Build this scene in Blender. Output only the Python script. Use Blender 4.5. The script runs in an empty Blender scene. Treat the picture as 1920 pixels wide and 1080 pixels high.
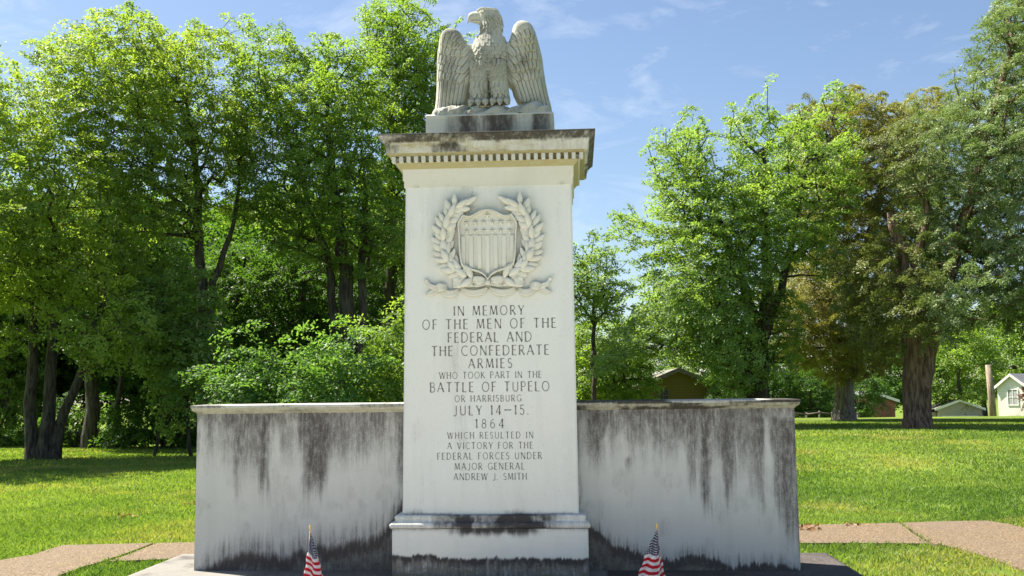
import bpy, math, random
import numpy as np
from mathutils import Vector
rad = math.radians
S = bpy.context.scene
COL = S.collection
rng = np.random.default_rng(7)

# ------------------------------------------------------------------ camera, sky, sun, exposure
FPX, ROLL = 1900.0, 0.011
CAM = np.array([0.76, -9.0, 1.6])
def _basis():
    ox, oy = 120.0, -205.0
    a0 = ox*math.cos(ROLL) + oy*math.sin(ROLL); b0 = -ox*math.sin(ROLL) + oy*math.cos(ROLL)
    p = math.atan2(-b0, FPX); a = math.atan2(a0*math.cos(p), FPX)
    F = np.array([-math.sin(a)*math.cos(p), math.cos(a)*math.cos(p), math.sin(p)])
    R0 = np.array([math.cos(a), math.sin(a), 0]); U0 = np.cross(R0, F)
    return F, R0*math.cos(ROLL) - U0*math.sin(ROLL), U0*math.cos(ROLL) + R0*math.sin(ROLL)
CF, CR, CU = _basis()
def at(px, py, Y):
    "point of the vertical plane y = Y seen at pixel (px, py) of the 1920 wide photograph"
    d = CF + CR*(px - 960)/FPX + CU*(540 - py)/FPX
    return CAM + d*((Y - CAM[1])/d[1])
def atz(px, py, Z):
    d = CF + CR*(px - 960)/FPX + CU*(540 - py)/FPX
    return CAM + d*((Z - CAM[2])/d[2])
cam_data = bpy.data.cameras.new('camera'); cam = bpy.data.objects.new('camera', cam_data); COL.objects.link(cam)
from mathutils import Matrix
cam.matrix_world = Matrix(((CR[0], CU[0], -CF[0], CAM[0]), (CR[1], CU[1], -CF[1], CAM[1]), (CR[2], CU[2], -CF[2], CAM[2]), (0, 0, 0, 1)))
cam_data.sensor_width = 36; cam_data.lens = 36*FPX/1920; cam_data.clip_end = 3000; cam_data.clip_start = .05
S.camera = cam

SUN_AZ, SUN_EL = rad(-64), rad(57)          # azimuth from +y towards +x
sd = Vector((math.sin(SUN_AZ)*math.cos(SUN_EL), math.cos(SUN_AZ)*math.cos(SUN_EL), math.sin(SUN_EL)))
sl = bpy.data.lights.new('sun', 'SUN'); sl.energy = 5.0; sl.angle = rad(.5); sl.color = (1, .93, .80)
so = bpy.data.objects.new('sun', sl); COL.objects.link(so); so.rotation_euler = sd.to_track_quat('Z', 'Y').to_euler()

W = bpy.data.worlds.new('World'); S.world = W; W.use_nodes = True
wn, wl = W.node_tree.nodes, W.node_tree.links
bg = wn['Background']; bg.inputs[1].default_value = .053
sky = wn.new('ShaderNodeTexSky'); sky.sky_type = 'NISHITA'; sky.sun_disc = False
sky.sun_elevation = SUN_EL; sky.sun_rotation = SUN_AZ
sky.air_density = 1.0; sky.dust_density = .8; sky.ozone_density = 1.8
# thin cirrus wisps, laid out on the sky sphere
tc = wn.new('ShaderNodeTexCoord')
mp = wn.new('ShaderNodeMapping'); mp.inputs['Rotation'].default_value = (.25, .5, .2); mp.inputs['Scale'].default_value = (4.5, 4.5, 15)
wl.new(tc.outputs['Generated'], mp.inputs[0])
nz = wn.new('ShaderNodeTexNoise'); nz.inputs['Scale'].default_value = 1.5; nz.inputs['Detail'].default_value = 7; nz.inputs['Roughness'].default_value = .62; nz.inputs['Distortion'].default_value = .5
wl.new(mp.outputs[0], nz.inputs['Vector'])
cr = wn.new('ShaderNodeValToRGB'); cr.color_ramp.elements[0].position = .54; cr.color_ramp.elements[1].position = .85
cr.color_ramp.elements[0].color = (0, 0, 0, 1); cr.color_ramp.elements[1].color = (.55, .55, .55, 1)
wl.new(nz.outputs[0], cr.inputs[0])
mxs = wn.new('ShaderNodeMix'); mxs.data_type = 'RGBA'
wl.new(cr.outputs[0], mxs.inputs['Factor']); wl.new(sky.outputs[0], mxs.inputs['A']); mxs.inputs['B'].default_value = (6.5, 6.9, 7.6, 1)
wl.new(mxs.outputs['Result'], bg.inputs[0])

S.view_settings.view_transform = 'Standard'; S.view_settings.look = 'None'
S.view_settings.exposure = 1.65; S.view_settings.gamma = 1
S.render.engine = 'CYCLES'
S.cycles.max_bounces = 6; S.cycles.diffuse_bounces = 4; S.cycles.transmission_bounces = 4; S.cycles.transparent_max_bounces = 4

# ------------------------------------------------------------------ helpers
def vnoise(p, seed=0):
    "value noise of an (n, d) array, d = 1..3, in 0..1"
    p = np.atleast_2d(np.asarray(p, float)); d = p.shape[1]
    i = np.floor(p).astype(np.int64); f = p - i; f = f*f*(3 - 2*f)
    out = np.zeros(len(p))
    for c in range(2**d):
        w = np.ones(len(p)); h = np.full(len(p), seed*7919 + 13, dtype=np.int64)
        for k in range(d):
            b = (c >> k) & 1
            w = w*(f[:, k] if b else 1 - f[:, k])
            h = (h*374761393 + (i[:, k] + b)*(668265263 + 2*k*97531)) & 0x7fffffff
            h = (h ^ (h >> 13))*1274126177 & 0x7fffffff
        out += w*((h ^ (h >> 16)) & 0xffff)/65535.0
    return out
def fbm(p, seed=0, o=4, g=.5):
    p = np.atleast_2d(np.asarray(p, float)); a, t, s = 1.0, 0.0, np.zeros(len(p))
    for k in range(o):
        s += a*vnoise(p*2**k, seed + k); t += a; a *= g
    return s/t
def ss(a, b, x):
    t = np.clip((np.asarray(x, float) - a)/(b - a), 0, 1); return t*t*(3 - 2*t)

def link(name, me, mat, parent=None):
    o = bpy.data.objects.new(name, me); COL.objects.link(o)
    if mat is not None:
        for m in (mat if isinstance(mat, (list, tuple)) else [mat]): me.materials.append(m)
    if parent is not None: o.parent = parent
    return o
def npmesh(name, V, Fc, mat, parent=None, attrs=None, fattrs=None, smooth=False):
    "mesh from numpy: V (n,3), Fc (m,k) all faces with k corners"
    V = np.asarray(V, np.float32); Fc = np.asarray(Fc, np.int32); m, k = Fc.shape
    me = bpy.data.meshes.new(name)
    me.vertices.add(len(V)); me.vertices.foreach_set('co', V.ravel())
    me.loops.add(m*k); me.loops.foreach_set('vertex_index', Fc.ravel())
    me.polygons.add(m); me.polygons.foreach_set('loop_start', np.arange(0, m*k, k, dtype=np.int32))
    try: me.polygons.foreach_set('loop_total', np.full(m, k, np.int32))
    except Exception: pass
    if smooth: me.polygons.foreach_set('use_smooth', np.ones(m, bool))
    me.update(calc_edges=True)
    for nm, a in (attrs or {}).items():
        at_ = me.attributes.new(nm, 'FLOAT', 'POINT'); at_.data.foreach_set('value', np.asarray(a, np.float32))
    for nm, a in (fattrs or {}).items():
        at_ = me.attributes.new(nm, 'FLOAT', 'FACE'); at_.data.foreach_set('value', np.asarray(a, np.float32))
    return link(name, me, mat, parent)
class MB:
    "collects polygons of any size into one mesh"
    def __init__(s): s.v = []; s.f = []; s.sm = []
    def add(s, V, Fs, smooth=False):
        b = len(s.v); s.v += [tuple(map(float, q)) for q in V]; s.f += [tuple(b + i for i in q) for q in Fs]; s.sm += [smooth]*len(Fs)
    def box(s, x0, x1, y0, y1, z0, z1, bev=0):
        if bev <= 0:
            V = [(x, y, z) for z in (z0, z1) for y in (y0, y1) for x in (x0, x1)]
            s.add(V, [(0, 2, 3, 1), (4, 5, 7, 6), (0, 1, 5, 4), (1, 3, 7, 5), (3, 2, 6, 7), (2, 0, 4, 6)])
        else:
            s.loft([[(x0+b, y0+b, z), (x1-b, y0+b, z), (x1-b, y1-b, z), (x0+b, y1-b, z)] for b, z in ((bev, z0), (0, z0+bev), (0, z1-bev), (bev, z1))])
    def loft(s, rings, caps=True, closed=True, smooth=False):
        n = len(rings[0]); V = [q for r in rings for q in r]; Fs = []
        for i in range(len(rings)-1):
            for j in range(n if closed else n-1):
                k = (j+1) % n; Fs.append((i*n+j, i*n+k, (i+1)*n+k, (i+1)*n+j))
        if caps and closed: Fs += [tuple(range(n-1, -1, -1)), tuple((len(rings)-1)*n+j for j in range(n))]
        s.add(V, Fs, smooth)
    def tube(s, pts, rr, n=8, caps=True, smooth=True):
        pts = [Vector(p) for p in pts]; rings = []
        for i, p in enumerate(pts):
            t = (pts[min(i+1, len(pts)-1)] - pts[max(i-1, 0)]).normalized()
            a = Vector((0, 0, 1)) if abs(t.z) < .9 else Vector((1, 0, 0)); u = t.cross(a).normalized(); w = t.cross(u)
            r = rr[i] if hasattr(rr, '__len__') else rr
            rings.append([tuple(p + (u*math.cos(2*math.pi*k/n) + w*math.sin(2*math.pi*k/n))*r) for k in range(n)])
        s.loft(rings, caps, True, smooth)
    def ell(s, c, r, nu=10, nv=7):
        rings = []
        for i in range(nv+1):
            th = math.pi*min(max(i/nv, .02), .98); rings.append([(c[0]+r[0]*math.sin(th)*math.cos(2*math.pi*k/nu), c[1]+r[1]*math.sin(th)*math.sin(2*math.pi*k/nu), c[2]-r[2]*math.cos(th)) for k in range(nu)])
        s.loft(rings, True, True, True)
    def build(s, name, mat, parent=None, fix=True):
        me = bpy.data.meshes.new(name); me.from_pydata(s.v, [], s.f); me.polygons.foreach_set('use_smooth', s.sm); me.update()
        if fix:
            import bmesh
            bm = bmesh.new(); bm.from_mesh(me); bmesh.ops.recalc_face_normals(bm, faces=bm.faces); bm.to_mesh(me); bm.free()
        return link(name, me, mat, parent)
def empty(name, loc, label, cat, group=None):
    o = bpy.data.objects.new(name, None); COL.objects.link(o); o.location = loc; o.empty_display_size = .2
    return tag(o, label, cat, group)
def tag(o, label=None, cat=None, group=None, kind=None):
    if label: o['label'] = label
    if cat: o['category'] = cat
    if group: o['group'] = group
    if kind: o['kind'] = kind
    return o
def attach(o, parent):
    "keep the world coordinates built into the mesh while parenting to an empty that is not at the origin"
    o.parent = parent; o.matrix_parent_inverse = Matrix.Translation(-Vector(parent.location)); return o

# ------------------------------------------------------------------ materials
class NT:
    def __init__(s, name):
        s.m = bpy.data.materials.new(name); s.m.use_nodes = True; s.t = s.m.node_tree; s.b = s.t.nodes['Principled BSDF']; s.out = s.t.nodes['Material Output']
        s.b.inputs['Specular IOR Level'].default_value = .25; s.b.inputs['Roughness'].default_value = .85
    def n(s, ty, **kw):
        o = s.t.nodes.new('ShaderNode'+ty)
        for k, v in kw.items(): setattr(o, k, v)
        return o
    def l(s, a, b): s.t.links.new(a, b)
    def put(s, sock, v):
        if hasattr(v, 'is_output') or hasattr(v, 'links'): s.l(v, sock)
        elif isinstance(v, (tuple, list)) and len(v) == 3 and sock.type == 'RGBA': sock.default_value = (*v, 1)
        else: sock.default_value = v
    def noise(s, scale, detail=5, rough=.55, vec=None, dist=0, out=0):
        o = s.n('TexNoise'); o.inputs['Scale'].default_value = scale; o.inputs['Detail'].default_value = detail; o.inputs['Roughness'].default_value = rough; o.inputs['Distortion'].default_value = dist
        if vec is not None: s.l(vec, o.inputs['Vector'])
        return o.outputs[out]
    def pos(s, sc=(1, 1, 1)):
        if not hasattr(s, '_c'): s._c = s.n('NewGeometry')
        m = s.n('Mapping'); m.inputs['Scale'].default_value = sc; s.l(s._c.outputs['Position'], m.inputs[0]); return m.outputs[0]
    def attr(s, name):
        o = s.n('Attribute'); o.attribute_name = name; return o.outputs['Fac']
    def mix(s, f, a, b, mode='MIX'):
        o = s.n('Mix'); o.data_type = 'RGBA'; o.blend_type = mode
        s.put(o.inputs['Factor'], f); s.put(o.inputs['A'], a); s.put(o.inputs['B'], b); return o.outputs['Result']
    def math(s, op, a, b=0, c=0, clamp=False):
        o = s.n('Math'); o.operation = op; o.use_clamp = clamp; s.put(o.inputs[0], a); s.put(o.inputs[1], b); s.put(o.inputs[2], c); return o.outputs[0]
    def rng(s, v, a, b, c=0., d=1.):
        o = s.n('MapRange'); o.interpolation_type = 'SMOOTHSTEP'; s.put(o.inputs[0], v)
        for i, q in enumerate((a, b, c, d)): o.inputs[1+i].default_value = q
        return o.outputs[0]
    def col(s, c): s.put(s.b.inputs['Base Color'], c)
    def bump(s, h, st=.3, d=.01):
        o = s.n('Bump'); o.inputs['Strength'].default_value = st; o.inputs['Distance'].default_value = d; s.l(h, o.inputs['Height']); s.l(o.outputs[0], s.b.inputs['Normal'])

def stone(name, base, dark, lich=(.30, .25, .08), mott=.25, warm=(.60, .575, .50), bumpy=.35):
    t = NT(name)
    big = t.rng(t.noise(1.3, 4), .35, .68); fine = t.noise(95, 3, .6); mid = t.noise(14, 6, .6)
    c = t.mix(t.math('MULTIPLY', big, mott), base, warm)
    c = t.mix(t.math('MULTIPLY', t.rng(t.noise(1.0, 5, vec=t.pos((9, 9, .7))), .45, .75), .22), c, tuple(q*.72 for q in base))
    c = t.mix(t.rng(fine, .26, .42, .35, 0), c, tuple(q*.5 for q in base))
    c = t.mix(t.math('MULTIPLY', t.rng(mid, .5, .75), .16), c, tuple(min(1, q*1.25) for q in base))
    # lichen and dirt painted by the weather: shape attributes on the mesh broken up by grain
    l = t.math('ADD', t.attr('lichen'), t.math('MULTIPLY', t.math('SUBTRACT', t.noise(30, 6, .7), .5), .9))
    c = t.mix(t.math('MULTIPLY', t.math('MULTIPLY', t.rng(l, .25, .75), t.rng(t.attr('lichen'), .0, .12)), .8), c, lich)
    st = t.attr('stain')
    g1 = t.noise(1.0, 6, .72, vec=t.pos((55, 55, 5))); g2 = t.noise(150, 3, .7)
    g = t.math('MULTIPLY', t.math('ADD', t.math('SUBTRACT', g1, .5), t.math('MULTIPLY', t.math('SUBTRACT', g2, .5), .8)), .62)
    st = t.math('MULTIPLY', st, t.rng(t.noise(1.0, 6, .7, vec=t.pos((26, 26, 11))), .25, .65, .72, 1.12))
    k = t.math('ADD', st, t.math('MULTIPLY', g, t.rng(st, .0, .2)))
    c = t.mix(t.rng(k, .06, .95, 0, .97), c, dark)
    moss = t.attr('moss')
    c = t.mix(t.math('MULTIPLY', moss, t.rng(t.noise(16, 6, .7, vec=t.pos((1, 1, 2))), .40, .62)), c, (.16, .15, .12))
    t.col(c); h = t.math('ADD', t.math('MULTIPLY', fine, .6), mid); t.bump(h, bumpy, .006)
    return t.m
M = {}
M['stone'] = stone('pale_stone', (.65, .655, .625), (.035, .030, .031))
M['wall'] = stone('weathered_stone', (.53, .525, .50), (.066, .053, .048), mott=.3)
M['cornice'] = stone('lichen_stone', (.53, .53, .495), (.040, .035, .027), mott=.25, warm=(.50, .47, .36))
M['eagle'] = stone('carved_stone', (.44, .44, .395), (.04, .036, .032), lich=(.24, .215, .09), mott=.35, warm=(.38, .36, .26), bumpy=.5)
M['relief'] = stone('relief_stone', (.62, .61, .545), (.10, .09, .06), mott=.35, warm=(.52, .48, .38))
def flat(name, c, c2=None, sc=20, rough=.8, bump=.2, spec=.25):
    t = NT(name); nz_ = t.noise(sc, 5, .6)
    t.col(t.mix(t.rng(nz_, .35, .68), c, c2 or tuple(q*.7 for q in c))); t.b.inputs['Roughness'].default_value = rough; t.b.inputs['Specular IOR Level'].default_value = spec
    if bump: t.bump(nz_, bump, .01)
    return t.m
M['letter'] = flat('inscription_dirt_shade', (.11, .11, .10), (.26, .26, .24), 45)  # dark tone of a cut letter: dirt and shade put into the colour
def leafmat(name, a, b, trans=.48, tcol=None, c=None):
    "leaf: a..b by the tone of each leaf, with light passing through"
    t = NT(name); tone = t.attr('tone')
    col = t.mix(tone, a, b)
    if c: col = t.mix(t.rng(t.attr('hue'), .35, .75), col, c)
    t.col(col); t.b.inputs['Roughness'].default_value = .5; t.b.inputs['Specular IOR Level'].default_value = .3
    tr = t.n('BsdfTranslucent'); tc_ = t.mix(1.0, col, tcol or (1.65, 1.7, .68), 'MULTIPLY'); t.l(tc_, tr.inputs[0])
    ms = t.n('MixShader'); ms.inputs[0].default_value = trans; t.l(t.b.outputs[0], ms.inputs[1]); t.l(tr.outputs[0], ms.inputs[2]); t.l(ms.outputs[0], t.out.inputs[0])
    return t.m
M['leafA'] = leafmat('leaf_fresh_green', (0.135, 0.215, 0.044), (0.31, 0.395, 0.088))
M['leafB'] = leafmat('leaf_mid_green', (0.1, 0.18, 0.04), (0.245, 0.345, 0.076))
M['leafD'] = leafmat('leaf_shaded_green', (.034, .085, .018), (.090, .170, .032))  # greens darkened so the colour carries the deep shade under the canopy
M['leafS'] = leafmat('leaf_shrub', (.070, .155, .042), (.165, .280, .080), .45)
M['leafR'] = leafmat('leaf_spring_green', (0.125, 0.21, 0.056), (0.28, 0.39, 0.115), .42)
M['cedarO'] = leafmat('cedar_olive', (.145, .160, .036), (.30, .31, .080), .34, (1.3, 1.3, .6), c=(.215, .185, .058))
M['cedarB'] = leafmat('cedar_sage', (.120, .185, .070), (.275, .355, .165), .30, (1.2, 1.3, .7), c=(.150, .175, .048))
M['redleaf'] = leafmat('leaf_red', (.05, .010, .010), (.11, .02, .016), .3, (1.6, .6, .5))
def bark(name, a, b):
    t = NT(name); r = t.noise(1.0, 6, .65, vec=t.pos((16, 16, 2.2))); r2 = t.noise(3, 3)
    c = t.mix(t.rng(r, .38, .62), a, b); c = t.mix(t.math('MULTIPLY', t.rng(r2, .4, .7), .4), c, tuple(q*.6 for q in b)); t.col(c); t.bump(r, .9, .05); return t.m
M['bark'] = bark('grey_bark', (.030, .026, .021), (.105, .090, .072))
M['cedarbark'] = bark('cedar_bark', (.060, .038, .027), (.28, .19, .135))
M['greybark'] = bark('pale_bark', (.10, .088, .075), (.27, .24, .21))

# ------------------------------------------------------------------ terrain
def gz(x, y):
    x = np.asarray(x, float); y = np.asarray(y, float)
    z = .55*ss(4, 21, y)*ss(-4, 8, x)
    z = z*(1 - ss(38, 48, y)) - 1.5*ss(40, 62, y)*ss(-6, 4, x) 
    z = z + .05*(fbm(np.stack([x.ravel()*.22, y.ravel()*.22], 1), 5, 3).reshape(x.shape) - .5)*ss(3, 9, np.abs(x) + np.abs(y)*.4)
    return z
t = NT('lawn_ground')
pv = t.pos()
n1, n2, n3 = t.noise(.35, 5, .6), t.noise(3, 6, .65), t.noise(45, 4, .7)
c = t.mix(t.rng(n1, .35, .65), (.100, .155, .022), (.150, .205, .034))
c = t.mix(t.math('MULTIPLY', t.rng(n2, .45, .72), .6), c, (.200, .215, .060))
c = t.mix(t.rng(n3, .30, .60, .75, 0), c, (.045, .075, .014))
c = t.mix(t.math('MULTIPLY', t.attr('bare'), t.rng(n2, .30, .55)), c, (.17, .115, .07))
t.col(c); t.b.inputs['Roughness'].default_value = 1; t.b.inputs['Specular IOR Level'].default_value = .05; t.bump(n3, .8, .03)
M['ground'] = t.m
TRUNKS_BARE = []
def ground():
    ax = np.concatenate([np.linspace(-900, -40, 20)[:-1], np.linspace(-40, 45, 140), np.linspace(45, 900, 20)[1:]])
    ay = np.concatenate([np.linspace(-60, -4, 10)[:-1], np.linspace(-4, 50, 120), np.linspace(50, 110, 30)[1:], np.linspace(110, 1500, 16)[1:]])
    X, Y = np.meshgrid(ax, ay); Z = gz(X, Y); nx = len(ax)
    i = np.arange(nx*len(ay)).reshape(len(ay), nx)
    Fc = np.stack([i[:-1, :-1].ravel(), i[:-1, 1:].ravel(), i[1:, 1:].ravel(), i[1:, :-1].ravel()], 1)
    V = np.stack([X.ravel(), Y.ravel(), Z.ravel()], 1)
    bare = np.zeros(len(V))
    for (bx, by, br) in TRUNKS_BARE: bare = np.maximum(bare, 1 - ss(br*.5, br, np.hypot(V[:, 0]-bx, (V[:, 1]-by)*1.2)))
    tag(npmesh('ground', V, Fc, M['ground'], attrs={'bare': bare}, smooth=True), kind='structure')

# ------------------------------------------------------------------ monument
CX = .015
def swept(name, prof, mat, parent, seg=160, cx=CX, stainf=None, y_back=None):
    "mitred moulding: prof = list of (half_width, y_front, z); four sides, each side cut in seg pieces so weather attributes have room"
    P = len(prof); V = []; Fc = []
    yb = y_back
    for (hw, yf, z) in prof:
        o = prof_off(prof, yf); b = yb + o
        ring = []
        for k in range(seg): ring.append((cx - hw + 2*hw*k/seg, yf, z))
        s2 = max(2, seg//3)
        for k in range(s2): ring.append((cx + hw, yf + (b - yf)*k/s2, z))
        for k in range(4): ring.append((cx + hw - 2*hw*k/4, b, z))
        for k in range(s2): ring.append((cx - hw, b - (b - yf)*k/s2, z))
        V.append(ring)
    n = len(V[0]); VV = np.array(V).reshape(-1, 3)
    for i in range(P-1):
        for j in range(n): k = (j+1) % n; Fc.append((i*n+j, i*n+k, (i+1)*n+k, (i+1)*n+j))
    at_ = stainf(VV) if stainf else None
    o = npmesh(name, VV, np.array(Fc), mat, parent, at_)
    # caps
    import bmesh
    bm = bmesh.new(); bm.from_mesh(o.data); bm.verts.ensure_lookup_table()
    for r in (0, P-1):
        vs = [bm.verts[r*n + j] for j in range(n)]
        try: bm.faces.new(vs)
        except ValueError: pass
    bmesh.ops.recalc_face_normals(bm, faces=bm.faces); bm.to_mesh(o.data); bm.free()
    return o
def prof_off(prof, yf): return prof[0][3] if len(prof[0]) > 3 else (PROF_Y0 - yf)
PROF_Y0 = -.25
YB = .70
mon = empty('monument', (0, 0, .1), 'tall pale stone memorial pillar with inscription, carved shield and two streaked side walls', 'monument')
ZS = .11                                    # top of the slab
def A(o): return attach(o, mon)

def hexp(z0, z1): return None
# shaft: tapered block, front face fine enough to carry weather
def shaft():
    zt, zb = 3.458, .614; nx, nz_ = 60, 90
    V = []; 
    for j in range(nz_+1):
        z = zb + (zt - zb)*j/nz_; hw = .753 - .020*(j/nz_); cx = CX + .006*(j/nz_)
        ring = [(cx-hw+2*hw*k/nx, -.25, z) for k in range(nx+1)] + [(cx+hw, .70, z), (cx-hw, .70, z)]
        V.append(ring)
    n = nx+3; VV = np.array(V).reshape(-1, 3); Fc = []
    for i in range(nz_):
        for j in range(n): k = (j+1) % n; Fc.append((i*n+j, i*n+k, (i+1)*n+k, (i+1)*n+j))
    x, z = VV[:, 0], VV[:, 2]
    st = .55*(1 - ss(.614, .65, z + .03*(vnoise(np.stack([x*14, z*0], 1), 3) - .5)))*ss(.2, .5, vnoise(np.stack([x*5, z*0], 1), 9))
    st += .24*ss(.55, .85, fbm(np.stack([x*7, z*.8], 1), 4, 5)) + .10*ss(.45, .7, fbm(np.stack([x*16, z*1.2], 1), 14, 4))*ss(2.9, 3.46, z) + .10*ss(.5, .8, fbm(np.stack([x*3, z*3], 1), 15, 5))
    A(npmesh('shaft', VV, np.array(Fc), M['stone'], mon, {'stain': st, 'lichen': .18*ss(.6, .9, fbm(np.stack([x*2, z*2], 1), 12))}))
shaft()
# plinth and its moulding
def noise2(x, z, fx, fz, s): return fbm(np.stack([x*fx, z*fz], 1), s)
def st_plinth(V):
    x, y, z = V.T; front = 1.0*(y < -.2)
    prof = .245 + .035*noise2(x, x*0, 7, 1, 2) + .03*(vnoise(np.stack([x*30], 1), 6)-.5)*ss(-.1, .35, -np.abs(x - .22)+.35) + .022*(vnoise(np.stack([x*85], 1), 16)-.5) + .03*ss(-.40, -.52, x)
    low = 1 - ss(-.014, .020, z - prof)
    drip = (1 - ss(.0, .06 + .05*vnoise(np.stack([x*22], 1), 8), (.508 - z)))*ss(.55, .2, np.abs(x - .05))*.95
    drip = np.maximum(drip, .4*(1-ss(0, .035, .508 - z)))
    st = np.maximum(low*(.92 - .30*ss(.0, .09, prof - z)), drip) + .12*noise2(x, z, 3, 3, 3)
    return {'stain': st, 'moss': low*ss(.02, .08, prof - z)}
def plinth():
    n_, m_ = 120, 40; hw = .828; V = []
    zs = np.linspace(ZS-.06, .508, m_+1)
    for z in zs:
        V.append([(CX-hw+2*hw*k/n_, -.335, z) for k in range(n_+1)] + [(CX+hw, .78, z), (CX-hw, .78, z)])
    n = n_+3; VV = np.array(V).reshape(-1, 3); Fc = [(i*n+j, i*n+(j+1) % n, (i+1)*n+(j+1) % n, (i+1)*n+j) for i in range(m_) for j in range(n)]
    o = npmesh('plinth', VV, np.array(Fc), M['stone'], mon, st_plinth(VV))
    A(o)
    mb = MB(); mb.box(CX-hw+.004, CX+hw-.004, -.331, .776, .45, .507); A(mb.build('plinth_top', M['stone'], mon))
plinth()
def st_mould(V):
    x, y, z = V.T
    k = ss(-.55, -.25, x)*(1-ss(.35, .7, x))
    return {'stain': np.clip(.32 + .62*k*ss(.25, .6, noise2(x, z, 5, 12, 5)) + .3*k - .2*ss(.5, .9, noise2(x, z, 18, 3, 6)), 0, 1)}
def ring_prof(pts, ybase=-.25, hwbase=.753):
    "pts (overhang, z) to (half width, y front, z)"
    return [(hwbase + o, ybase - o, z) for o, z in pts]
PROF_Y0 = -.25
bm_pts = [(.078, .510), (.092, .516), (.097, .530), (.095, .546), (.082, .558), (.066, .562), (.060, .566), (.056, .578), (.054, .588), (.058, .592), (.060, .600), (.057, .610), (.048, .617), (.0, .618)]
A(swept('base_moulding', ring_prof(bm_pts), M['stone'], mon, 120, CX, st_mould, YB))
# cornice, profile read off its corner
def zc(py, o, px=735): return at(px, py, -.25 - o)[2]
HWT = .733
oA = .212
def cz(py, o):                              # height on the left corner of the profile
    return at(705 + (0.215-o)*230, py, -.25-o)[2]
zA = cz(252, .212); 
pts = [(.0, cz(352.5, .012)), (.012, cz(352.0, .012)), (.012, cz(339.5, .012)), (.022, cz(338.6, .022)), (.022, cz(319, .022)), (.030, cz(318, .03)), (.040, cz(314, .04)), (.058, cz(310, .055)), (.062, cz(306, .062)),
       (.066, cz(305.5, .066)), (.044, cz(305.2, .066)), (.044, cz(293.5, .07)), (.110, cz(294, .1)), (.140, cz(289, .14)), (.148, cz(287, .15)), (.152, cz(275, .15)), (.158, cz(273.5, .158)), (.163, cz(270, .163)), (.172, cz(266, .172)), (.190, cz(261, .19)), (.206, cz(257, .205)), (.212, cz(255.5, .212)), (.213, cz(252, .212)), (.19, cz(250.5, .212)), (-.15, cz(250.5, .212)+.004)]
CORN = pts
def st_corn(V):
    x, y, z = V.T; o = -.25 - y; o = np.maximum(o, np.abs(x-CX) - HWT)
    a = np.where(o > .165, (.58 + .42*ss(.32, .58, fbm(np.stack([(x+y)*2.6 + z*2, z*7 - x*1.1], 1), 22, 5, .62)))*(.65+.5*noise2(x+y, z, 34, 4, 2)), 0)
    b = np.where((o > .142) & (o <= .165), .30 + .6*ss(.42, .68, fbm(np.stack([(x+y)*3.3 + z*3, z*9], 1), 27, 5, .6)), 0)
    c = np.where((o <= .142) & (o > .040) & (z > CORN[9][1]), .30, 0)
    d = np.where((o < .03), .35*ss(.6, .8, noise2(x, z, 9, 9, 31)), 0)
    top = np.where(z > CORN[-3][1] - .002, .25, 0)
    lich = np.where(o > .142, .55*ss(.35, .6, noise2(x, z, 2, 6, 40)), np.where(o > .027, .72, 0.0))
    return {'stain': np.clip(a + b + c + d + top, 0, 1), 'lichen': lich}
corn = A(swept('cornice', [(HWT + o, -.25 - o, z) for o, z in pts], M['cornice'], mon, 220, CX+.005, st_corn, YB))
zd0, zd1 = cz(305, .1), cz(294.5, .1)
dm = None
def dentils():
    n = 26; x0, x1 = CX+.005-HWT-.106, CX+.005+HWT+.106; pitch = (x1-x0-.034)/(n-1)
    proto = MB(); proto.box(0, .034, 0, .064, 0, zd1-zd0+.002, .002); d0 = proto.build('dentil', M['cornice'], None)
    spots = [(x0 + pitch*i, -.25-.106) for i in range(n)]
    ny = 19; py = (.95+.212-.036-.044)/(ny)
    spots += [(x1-.062, -.25-.106 + pitch*(i+1)) for i in range(17)] + [(x0+.028, -.25-.106 + pitch*(i+1)) for i in range(17)]
    for i, (x, y) in enumerate(spots):
        o = d0 if i == 0 else d0.copy()
        if i: COL.objects.link(o)
        o.parent = corn; o.location = (x, y, zd0)
dentils()

# ---------------- wing walls
PL = lambda X: (X - 345)/1220.; PV = lambda Y: (Y - 115)/950.
L_STREAK = [(345, 1565, -50, 40, .45), (450, 560, 0, 100, .55), (558, 600, 0, 600, .60), (600, 720, 0, 330, .62), (590, 730, 200, 520, .28), (715, 772, 0, 520, .95), (845, 905, 0, 220, .25), (950, 992, 0, 520, .70), (985, 1115, 0, 500, 1.0),
            (1110, 1200, 0, 330, .42), (1165, 1215, 0, 300, .4), (1200, 1330, 0, 330, .55), (1320, 1450, 0, 190, .55), (1525, 1585, -50, 900, .85), (340, 372, 120, 330, .4), (345, 450, 0, 60, .30), (770, 950, 0, 60, .30)]
L_BASE = [(345, 1040), (400, 1012), (440, 1000), (500, 958), (560, 930), (640, 925), (700, 935), (760, 925), (850, 945), (950, 900), (1000, 930), (1060, 880), (1150, 880), (1250, 860), (1350, 840), (1420, 800), (1480, 730), (1520, 640), (1565, 540)]
R_STREAK = [(45, 1340, -50, 50, .45), (40, 62, 0, 950, .85), (105, 215, 0, 350, .72), (110, 340, 0, 130, .42), (330, 700, 0, 160, .58), (360, 640, 0, 330, .30), (335, 372, 290, 385, .95), (378, 400, 420, 450, .6), (640, 720, 0, 210, .45), (700, 762, 0, 490, .78), (780, 852, 0, 620, .85), (750, 1170, 0, 330, .38),
            (855, 900, 0, 330, .3), (910, 975, 0, 630, .88), (970, 1085, 0, 480, .45), (1085, 1165, 0, 620, .72), (1205, 1290, 60, 650, .75), (1262, 1360, 70, 860, .85)]
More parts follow.
